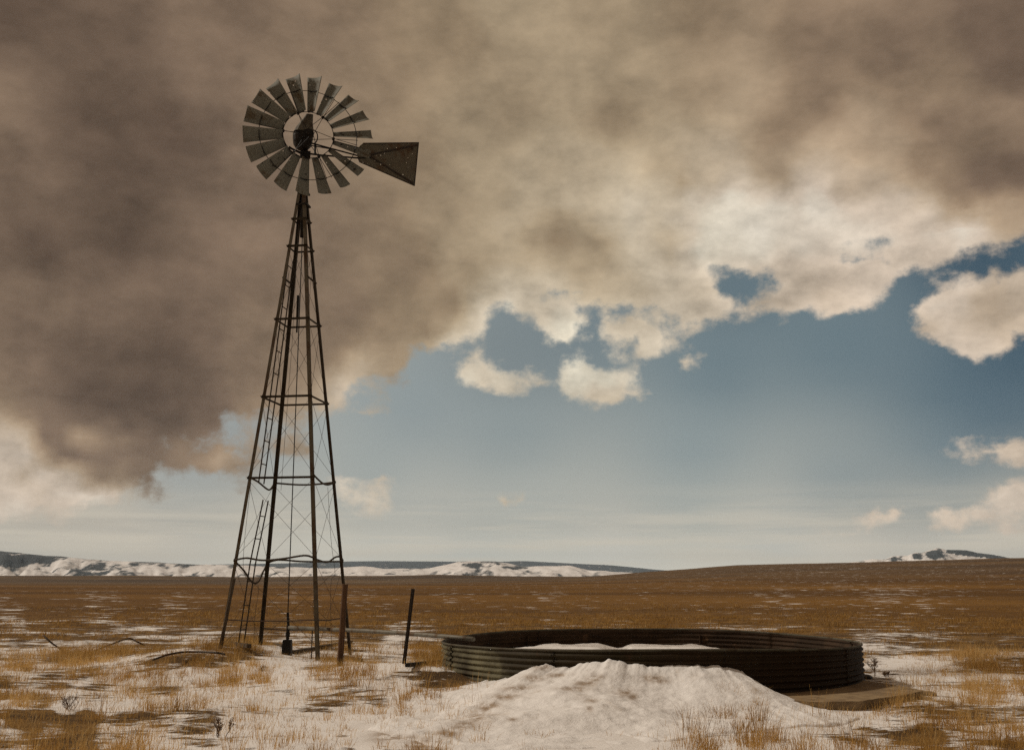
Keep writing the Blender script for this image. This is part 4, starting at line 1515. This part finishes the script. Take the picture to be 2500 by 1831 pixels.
# snow bank heaped against the front of the tank
def snow_bank():
    prof = [(1060, 1690), (1180, 1668), (1257, 1655), (1289, 1637), (1334, 1621), (1358, 1631), (1396, 1630), (1436, 1617), (1486, 1612), (1515, 1616), (1547, 1626), (1640, 1631), (1708, 1626), (1777, 1629), (1811, 1642), (1839, 1664), (1880, 1690), (1920, 1760), (1990, 1800)]
    th = np.linspace(math.radians(-60), math.radians(44), 420)
    t = np.linspace(0, 1, 120)
    T, A_ = np.meshgrid(t, th, indexing='ij')
    wall = np.stack([TANK.x + TR * np.sin(A_), TANK.y - TR * np.cos(A_), np.full_like(A_, .3)], -1)
    px, _ = seen(wall)
    cy_ = np.interp(px, *np.array(prof).T)
    dd = sight(px, cy_)
    crest_z = EYE + dd[..., 2] / dd[..., 1] * wall[..., 1]
    h = np.clip(crest_z - ground_z(wall[..., 0], wall[..., 1]), -.08, 1)
    n = fbm(A_ * 9, T * 0 + 3, 3, 4) - .5
    h = h + (n * .05 + (fbm(A_ * 40, T * 0 + 8, 3, 14) - .5) * .05) * np.exp(-T * 9)
    reach = np.interp(px, [1060, 1200, 1260, 1320, 1436, 1515, 1640, 1777, 1850, 1990], [.5, 1.2, 2.4, 3.8, 4.6, 4.1, 2.9, 2.2, 2.0, 1.2])
    r = TR + .012 - .0 + T * reach
    x, y = TANK.x + r * np.sin(A_), TANK.y - r * np.cos(A_)
    g = ground_z(x, y)
    fall = (1 - T) ** 1.75 * (1 - .18 * np.sin(math.pi * T))
    crest = np.exp(-((T - .06) / .08) ** 2) * .015
    z = g + h * fall + (fbm(x * .75 + 5, y * .8, 2, 26) - .5) * .24 * np.clip(h / .3, 0, 1) * np.sin(math.pi * np.clip(T, 0, 1) ** .7) + crest * sstep(h, .05, .15) + (fbm(x * 1.1, y * 1.3, 4, 6) - .5) * .085 * np.clip(h / .3, 0, 1) * sstep(T, 0, .15) * sstep(1 - T, 0, .25) + (1 - abs(fbm(x * 2.4 + y, y * 1.1, 3, 66) * 2 - 1) - .7) * .03 * np.clip(h / .3, 0, 1) + (fbm(x * 7, y * 7, 4, 16) - .5) * .03
    z = z + .012 - .10 * sstep(T, .93, 1.0) - .03 * sstep(-h, -.02, .03)
    dent = to_ground(1535, 1693)
    z = z - .13 * np.exp(-(((x - dent.x) / .17) ** 2 + ((y - dent.y - .45) / .40) ** 2))
    o_ = Vector((TANK.x, TANK.y - TR - 1, 0))
    V = np.stack([x - o_.x, y - o_.y, z], -1).reshape(-1, 3)
    dirt = np.zeros_like(x)
    for (tx, ty, rx_, ry_) in DIRT:
        p = to_ground(tx, ty)
        qx, qy = seen(np.stack([x, y, z], -1))
        dirt = np.maximum(dirt, np.exp(-(((qx - tx) / rx_) ** 2 + ((qy - ty) / ry_) ** 2)))
    me = np_mesh('snow_bank', V, grid_faces(*T.shape), {'dirt': dirt})
    o = link('snow_bank', me, M_SNOWBANK, loc=o_, smooth=True)
    tag(o, 'big smooth bank of dirty snow heaped against the front of the tank', 'snow bank')


snow_bank()

# concrete apron
top = [(1867, 1700), (1875, 1679), (1910, 1670), (1985, 1660), (2060, 1655), (2121, 1662), (2190, 1673), (2252, 1683), (2253, 1687), (2190, 1698), (2096, 1711.5), (2020, 1713), (1957, 1711), (1885, 1709.5)]
ZT = .125
m = MB()
TP = [on_level(*p, ZT) for p in top]
for p in TP:
    v = Vector((p.x - TANK.x, p.y - TANK.y, 0))
dense = []
for i in range(len(TP)):
    a, b = TP[i], TP[(i + 1) % len(TP)]
    k = max(2, int((b - a).length / .08))
    for j in range(k):
        jit = Vector((random.uniform(-.012, .012), random.uniform(-.012, .012), random.uniform(-.006, .004)))
        dense.append(a.lerp(b, j / k) + (jit if j else Vector()))
n_ = len(dense)
m.v = [Vector(p) for p in dense] + [Vector((p.x + random.uniform(-.02, .02), p.y + random.uniform(0, .03), -.12)) for p in dense]
m.f = [tuple(range(n_ - 1, -1, -1))] + [(k, (k + 1) % n_, n_ + (k + 1) % n_, n_ + k) for k in range(n_)]
cen = on_level(2050, 1690, 0)
o = m.build('concrete_slab', M_CONCRETE, origin=cen)
tag(o, 'flat broken brown concrete slab beside the rusty end of the tank', 'slab')
m = MB()
p = on_level(2263, 1697, .02)
m.loft([[p + Vector((sx * .10 * k, sy * .14 * k, z)) for sx, sy in ((-1, -.8), (.9, -1), (1, .7), (-.6, 1))] for z, k in ((-.08, 1.1), (.03, 1), (.055, .8))])
o = m.build('concrete_chunk', M_CONCRETE, origin=p)
tag(o, 'small broken chunk of concrete at the outer corner of the slab', 'concrete chunk')
m = MB()
p = to_ground(2113, 1655)
m.loft([[p + Vector((sx * .12 * k, sy * .16 * k, z)) for sx, sy in ((-1, -.8), (.4, -1), (1, -.2), (.5, 1), (-.6, .9))] for z, k in ((-.06, 1.1), (.03, .9), (.06, .5))])
o = m.build('rock', M_DARK, origin=p)
tag(o, 'dark rock lying on the snow against the foot of the tank by the slab', 'rock')


# ------------------------------------------------------------------ fallen timber and bent pipes
def plank(px0, py0, px1, py1, w, h, m_, label, lift=.02, cat='plank'):
    a, b = to_ground(px0, py0), to_ground(px1, py1)
    a.z += lift
    b.z += lift
    m = MB()
    up_ = max(0, max(gz(p.x, p.y) + lift - p.z for p in [a.lerp(b, k / 8) for k in range(9)]))
    a.z += up_
    b.z += up_
    mid = a.lerp(b, .5)
    m.bar(a, mid, w, h)
    m.bar(mid - (b - a).normalized() * .004, b, w * .98, h * .98)
    o = m.build('plank', m_, origin=a)
    tag(o, label, cat)


plank(541, 1582, 607, 1597, .09, .07, M_GREYWOOD, 'dark timber lying from the leftmost tower leg towards the camera')
plank(606, 1580, 632, 1570, .07, .06, M_GREYWOOD, 'short dark timber beside the foot of the far left tower leg')
plank(634, 1573, 694, 1585, .06, .05, M_GREYWOOD, 'thin dark timber lying between the far left leg and the pump')
plank(712, 1596, 775, 1585, .10, .08, M_GREYWOOD, 'grey timber lying from the pump to the near right tower leg')
plank(783, 1583, 857, 1570, .09, .07, M_GREYWOOD, 'grey timber lying between the two tower legs by the post')
plank(994, 1640, 1082, 1629, .07, .06, M_DARK, 'black plank lying on the snow at the greenish end of the tank', .02)
plank(842, 1606, 882, 1616, .08, .06, M_GREYWOOD, 'short dark board on the snow behind the leaning wooden post')


def bent(pts, r, label):
    P = []
    for px, py, lift in pts:
        g = to_ground(px, py + lift)
        # raised point: same place on the ground, lifted to its sight line
        Y = g.y
        P.append(at_depth(px, py, Y) if lift else g + ez * .01)
    cr = []
    for s_ in range(len(P) - 1):
        p0, p1, p2, p3 = P[max(s_ - 1, 0)], P[s_], P[s_ + 1], P[min(s_ + 2, len(P) - 1)]
        for u in np.linspace(0, 1, 7)[:-1]:
            cr.append(.5 * ((2 * p1) + (p2 - p0) * u + (2 * p0 - 5 * p1 + 4 * p2 - p3) * u * u + (3 * p1 - p0 - 3 * p2 + p3) * u ** 3))
    cr.append(P[-1])
    m = MB()
    m.tube(cr, r, 7)
    o = m.build('bent_pipe', M_WIRE, origin=P[0], smooth=True)
    tag(o, label, 'bent pipe')


bent([(217, 1595, 0), (270, 1573, 12), (313, 1558.5, 18), (335, 1566, 10), (354, 1577, 0)], .020, 'thin dark pipe bent into a low hump over the snow')
bent([(107, 1551, 40), (126, 1569, 22), (150, 1586, 0)], .020, 'short dark rod sticking up out of the grass, farthest from the tower')
bent([(373, 1612, 0), (413, 1597, 10), (459, 1590.5, 14), (527, 1593, 8), (548, 1598, 0)], .018, 'long dark rod curving over the snow to the foot of the tower')


# ------------------------------------------------------------------ dry shrubs
def shrub(px, py, h, n, spread, label, r0=.006, leafy=False, name='dry_shrub'):
    base = to_ground(px, py)
    m = MB()

    def grow(p, d, L, r, lvl):
        q = p + d * L
        mid = p.lerp(q, .5) + Vector((random.uniform(-1, 1), random.uniform(-1, 1), random.uniform(-.3, .6))) * L * .1
        m.tube([p, mid, q], [r, r * .85, r * .65], 4, caps=False)
        if leafy and lvl < 2:
            for _ in range(3):
                c = p.lerp(q, random.uniform(.3, 1)) + Vector((random.uniform(-1, 1), random.uniform(-1, 1), random.uniform(-1, 1))) * .012
                m.bar(c, c + Vector((random.uniform(-1, 1), random.uniform(-1, 1), random.uniform(0, 1))) * .013, .006, .004)
        if lvl:
            for _ in range(random.choice((2, 3, 3))):
                dd = (d + Vector((random.uniform(-1, 1), random.uniform(-1, 1), random.uniform(-.2, .7))) * .75).normalized()
                grow(p.lerp(q, random.uniform(.45, 1)), dd, L * random.uniform(.55, .8), r * .62, lvl - 1)
    for _ in range(n):
        d = Vector((random.gauss(0, spread), random.gauss(0, spread), 1)).normalized()
        grow(base + Vector((random.gauss(0, .04), random.gauss(0, .04), -.03)), d, h * random.uniform(.35, .5), r0, 3)
    o = m.build(name, M_TWIG, origin=base)
    tag(o, label, 'shrub')


shrub(2138, 1650, .36, 3, .12, 'dark leafless upright weed standing in the snow by the rusty end of the tank', .007, True)
shrub(2165, 1652, .15, 4, .5, 'low dark sprawling weed beside the upright one near the tank', .005, True)
shrub(165, 1732, .28, 8, .55, 'bushy dark dry shrub at the edge of the bare brown patch of ground', .005)
shrub(543, 1800, .24, 3, .15, 'single dark seed stalk standing in the foreground snow below the tower', .006, True)
shrub(1058, 1662, .13, 8, .7, 'dark tangled dry clump on the snow just in front of the black plank', .005)
shrub(1107, 1672, .15, 9, .7, 'dark dry clump against the greenish end of the tank', .005)
shrub(640, 1640, .18, 8, .8, 'pale sprawling dry bush on the snow in front of the tower', .004)
shrub(330, 1690, .16, 6, .6, 'small dry twiggy plant beside the dark bare streak in the snow', .004)
shrub(70, 1638, .14, 6, .6, 'small dry twiggy plant at the picture edge above the brown patch', .004)

# ------------------------------------------------------------------ grass
TUFTS = [(50, 1600, .6), (200, 1600, .8), (270, 1590, .8), (400, 1600, .6), (250, 1640, .5), (330, 1630, .5), (420, 1630, .5), (560, 1640, .9), (560, 1610, .9), (700, 1605, .35), (620, 1670, .6), (480, 1680, .7),
         (350, 1720, 1.), (430, 1720, 1.), (300, 1750, .6), (550, 1720, .6), (700, 1720, .5), (600, 1745, .8), (800, 1700, .3), (900, 1680, .4), (860, 1650, .7), (990, 1640, .6), (1060, 1700, .35), (1040, 1745, .2), (1150, 1740, .25),
         (800, 1790, .25), (900, 1830, .08), (120, 1740, .5), (100, 1800, .7), (250, 1800, .8), (310, 1795, .8), (1220, 1780, 0), (1400, 1750, 0), (1300, 1700, 0), (1500, 1800, .05), (1650, 1750, 0), (1500, 1720, 0), (1600, 1690, 0), (1760, 1750, 1.), (1850, 1750, 1.), (1930, 1750, .9),
         (1700, 1805, .6), (1700, 1830, .6), (1800, 1795, .5), (2000, 1785, .65), (2100, 1795, .6), (2180, 1745, .9), (2000, 1742, .85), (2300, 1760, .8), (2400, 1720, .7), (2450, 1800, .7), (2300, 1690, .25), (2250, 1630, .4),
         (2380, 1600, .8), (2450, 1620, .6), (2200, 1610, .08), (2170, 1670, .0), (2350, 1570, .8), (1000, 1700, .5), (1100, 1650, .2), (900, 1605, .45), (850, 1590, .6), (1060, 1590, 1.), (1060, 1600, 1.), (960, 1620, .1), (700, 1640, .15), (600, 1830, .15), (450, 1800, .3), (750, 1760, .3), (200, 1690, .2), (100, 1690, .3), (40, 1715, .7), (450, 1650, .55),
         (2300, 1830, .7), (2480, 1740, .6), (1750, 1780, .1), (1900, 1780, .3), (1650, 1800, .2), (1250, 1900, .2)]


def build_grass():
    def scatter(n, d0, d1, pw):
        u = RNG.random(n)
        D = (d0 ** pw + u * (d1 ** pw - d0 ** pw)) ** (1 / pw)
        a = np.radians(RNG.uniform(-31, 31, n))
        return D * np.sin(a), D * np.cos(a)

    allV, allF, allT = [], [], []
    base = 0

    def emit(cx, cy, nb, hh, rad, wid, toneb, lean, up=1.0):
        """cx, cy, per-tuft arrays -> blades"""
        nonlocal base
        idx = np.repeat(np.arange(len(cx)), nb)
        n = len(idx)
        if n == 0:
            return
        th = RNG.uniform(0, 2 * math.pi, n)
        rr = np.sqrt(RNG.random(n)) * rad[idx]
        x, y = cx[idx] + rr * np.cos(th), cy[idx] + rr * np.sin(th) * 1.0
        z = ground_z(x, y) - .015
        h = hh[idx] * RNG.uniform(.45, 1.15, n)
        la = RNG.uniform(0, 2 * math.pi, n)
        lm = np.abs(RNG.normal(0, .28, n)) * h
        ox, oy = np.cos(la) * lm + lean * h + np.cos(th) * rr * .5, np.sin(la) * lm + np.sin(th) * rr * .5
        fa = RNG.uniform(-.9, .9, n)                      # blade turned mostly to show its width
        wx, wy = np.cos(fa) * wid[idx] / 2, np.sin(fa) * wid[idx] / 2
        b0 = np.stack([x - wx, y - wy, z], -1)
        b1 = np.stack([x + wx, y + wy, z], -1)
        mx, my, mz_ = x + ox * .38, y + oy * .38, z + h * .58
        m0 = np.stack([mx - wx * .75, my - wy * .75, mz_], -1)
        m1 = np.stack([mx + wx * .75, my + wy * .75, mz_], -1)
        dr = np.clip(lm / h, 0, .8)
        t0 = np.stack([x + ox - wx * .2, y + oy - wy * .2, z + h * (1 - .3 * dr)], -1)
        t1 = np.stack([x + ox + wx * .2, y + oy + wy * .2, z + h * (1 - .3 * dr)], -1)
        V = np.stack([b0, b1, m0, m1, t0, t1], 1).reshape(-1, 3)
        k = base + np.arange(n)[:, None] * 6
        F = np.concatenate([k + np.array([0, 1, 3, 2]), k + np.array([2, 3, 5, 4])], 0)
        tn_ = np.clip(toneb[idx] + RNG.normal(0, .14, n), 0, 1)
        allV.append(V)
        allF.append(F)
        allT.append(np.repeat(tn_, 6))
        base += len(V)

    def keep_out(x, y):
        inside = np.hypot(x - TANK.x, y - TANK.y) < TR + .03
        q = sdf([(p.x, p.y) for p in TP], x, y) > -.02
        return ~(inside | q)

    # near field 9 - 26 m
    x, y = scatter(14000, 9.0, 26, 1.7)
    z = ground_z(x, y)
    px, py = seen(np.stack([x, y, z], -1))
    dens = shepard(TUFTS, px, py, 4.0, 14)[:, 0]
    clump = fbm(x * .9, y * .9, 3, 55)
    p = dens * sstep(clump, .42, .64) * .85 + dens ** 3 * .12
    k = (RNG.random(len(x)) < p) & keep_out(x, y)
    x, y, dens = x[k], y[k], dens[k]
    s = RNG.lognormal(0, .35, len(x))
    hh = np.clip(.19 * s * (.65 + .5 * dens), .05, .38)
    nb = np.clip((RNG.lognormal(3.2, .5, len(x)) * (.5 + dens * .7)).astype(int), 6, 80)
    tone = np.clip(.62 + (fbm(x * .5, y * .5, 3, 77) - .5) * 1.0 + RNG.normal(0, .1, len(x)), 0, 1)
    emit(x, y, nb, hh, .03 + .07 * s, np.full(len(x), .0042), tone, .06)
    # low dead thatch in the open patches
    x, y = scatter(26000, 9.0, 26, 1.7)
    z = ground_z(x, y)
    px, py = seen(np.stack([x, y, z], -1))
    dens = shepard(TUFTS, px, py, 4.0, 14)[:, 0]
    cov = shepard(COVER, px, py, 4.0, 12)[:, 0]
    k = (RNG.random(len(x)) < np.clip(.55 - .55 * cov + .16 * dens, 0, 1)) & keep_out(x, y)
    x, y = x[k], y[k]
    emit(x, y, np.full(len(x), 7), RNG.uniform(.025, .09, len(x)), np.full(len(x), .09), np.full(len(x), .0048), np.clip(.45 + RNG.normal(0, .15, len(x)), 0, 1), .1)
    # thin stubble standing singly through the snow
    x, y = scatter(30000, 9.0, 28, 1.7)
    z = ground_z(x, y)
    px, py = seen(np.stack([x, y, z], -1))
    dens = shepard(TUFTS, px, py, 4.0, 14)[:, 0]
    k = (RNG.random(len(x)) < np.clip(dens * 1.0 - .06, 0, .7)) & keep_out(x, y)
    x, y = x[k], y[k]
    emit(x, y, RNG.integers(2, 7, len(x)), RNG.uniform(.05, .17, len(x)), np.full(len(x), .07), np.full(len(x), .0036), np.clip(.66 + RNG.normal(0, .15, len(x)), 0, 1), .08)
    # plain 24 - 70 m
    x, y = scatter(30000, 24, 75, 1.4)
    z = ground_z(x, y)
    px, py = seen(np.stack([x, y, z], -1))
    cov = shepard(COVER, px, py, 4.0, 12)[:, 0]
    clump = fbm(x * .22, y * .45, 4, 91)
    k = (RNG.random(len(x)) < np.clip(1.0 - 1.1 * cov, .05, 1) * sstep(clump, .34, .58) * (1 - sstep(np.hypot(x, y), 32, 74))) & keep_out(x, y)
    x, y = x[k], y[k]
    D = np.hypot(x, y)
    emit(x, y, np.where(D < 45, 12, 8), RNG.uniform(.06, .17, len(x)), .08 + D * .0018, .004 + D * .00016, np.clip(.44 + RNG.normal(0, .13, len(x)), 0, 1), .08)
    me = np_mesh('dry_grass', np.concatenate(allV), np.concatenate(allF), {'tone': np.concatenate(allT)})
    o = link('dry_grass', me, grass_mat())
    tag(o, 'golden dry winter grass growing up through the snow', 'grass', kind='stuff')


build_grass()


# ------------------------------------------------------------------ the air
def haze():
    x0, x1, y0, y1, z0, z1 = -24000, 24000, -300, 29000, -140, 620
    me = bpy.data.meshes.new('haze')
    v = [(x, y, z) for z in (z0, z1) for x, y in ((x0, y0), (x1, y0), (x1, y1), (x0, y1))]
    me.from_pydata(v, [], [(3, 2, 1, 0), (4, 5, 6, 7), (0, 1, 5, 4), (1, 2, 6, 5), (2, 3, 7, 6), (3, 0, 4, 7)])
    m = bpy.data.materials.new('haze')
    m.use_nodes = True
    nt = m.node_tree
    nt.nodes.clear()
    out = nt.nodes.new('ShaderNodeOutputMaterial')
    vol = nt.nodes.new('ShaderNodeVolumePrincipled')
    vol.inputs['Color'].default_value = (.64, .82, 1.0, 1)
    vol.inputs['Density'].default_value = 1.9e-5
    nt.links.new(vol.outputs[0], out.inputs['Volume'])
    o = link('haze', me, m)
    tag(o, kind='stuff')


haze()
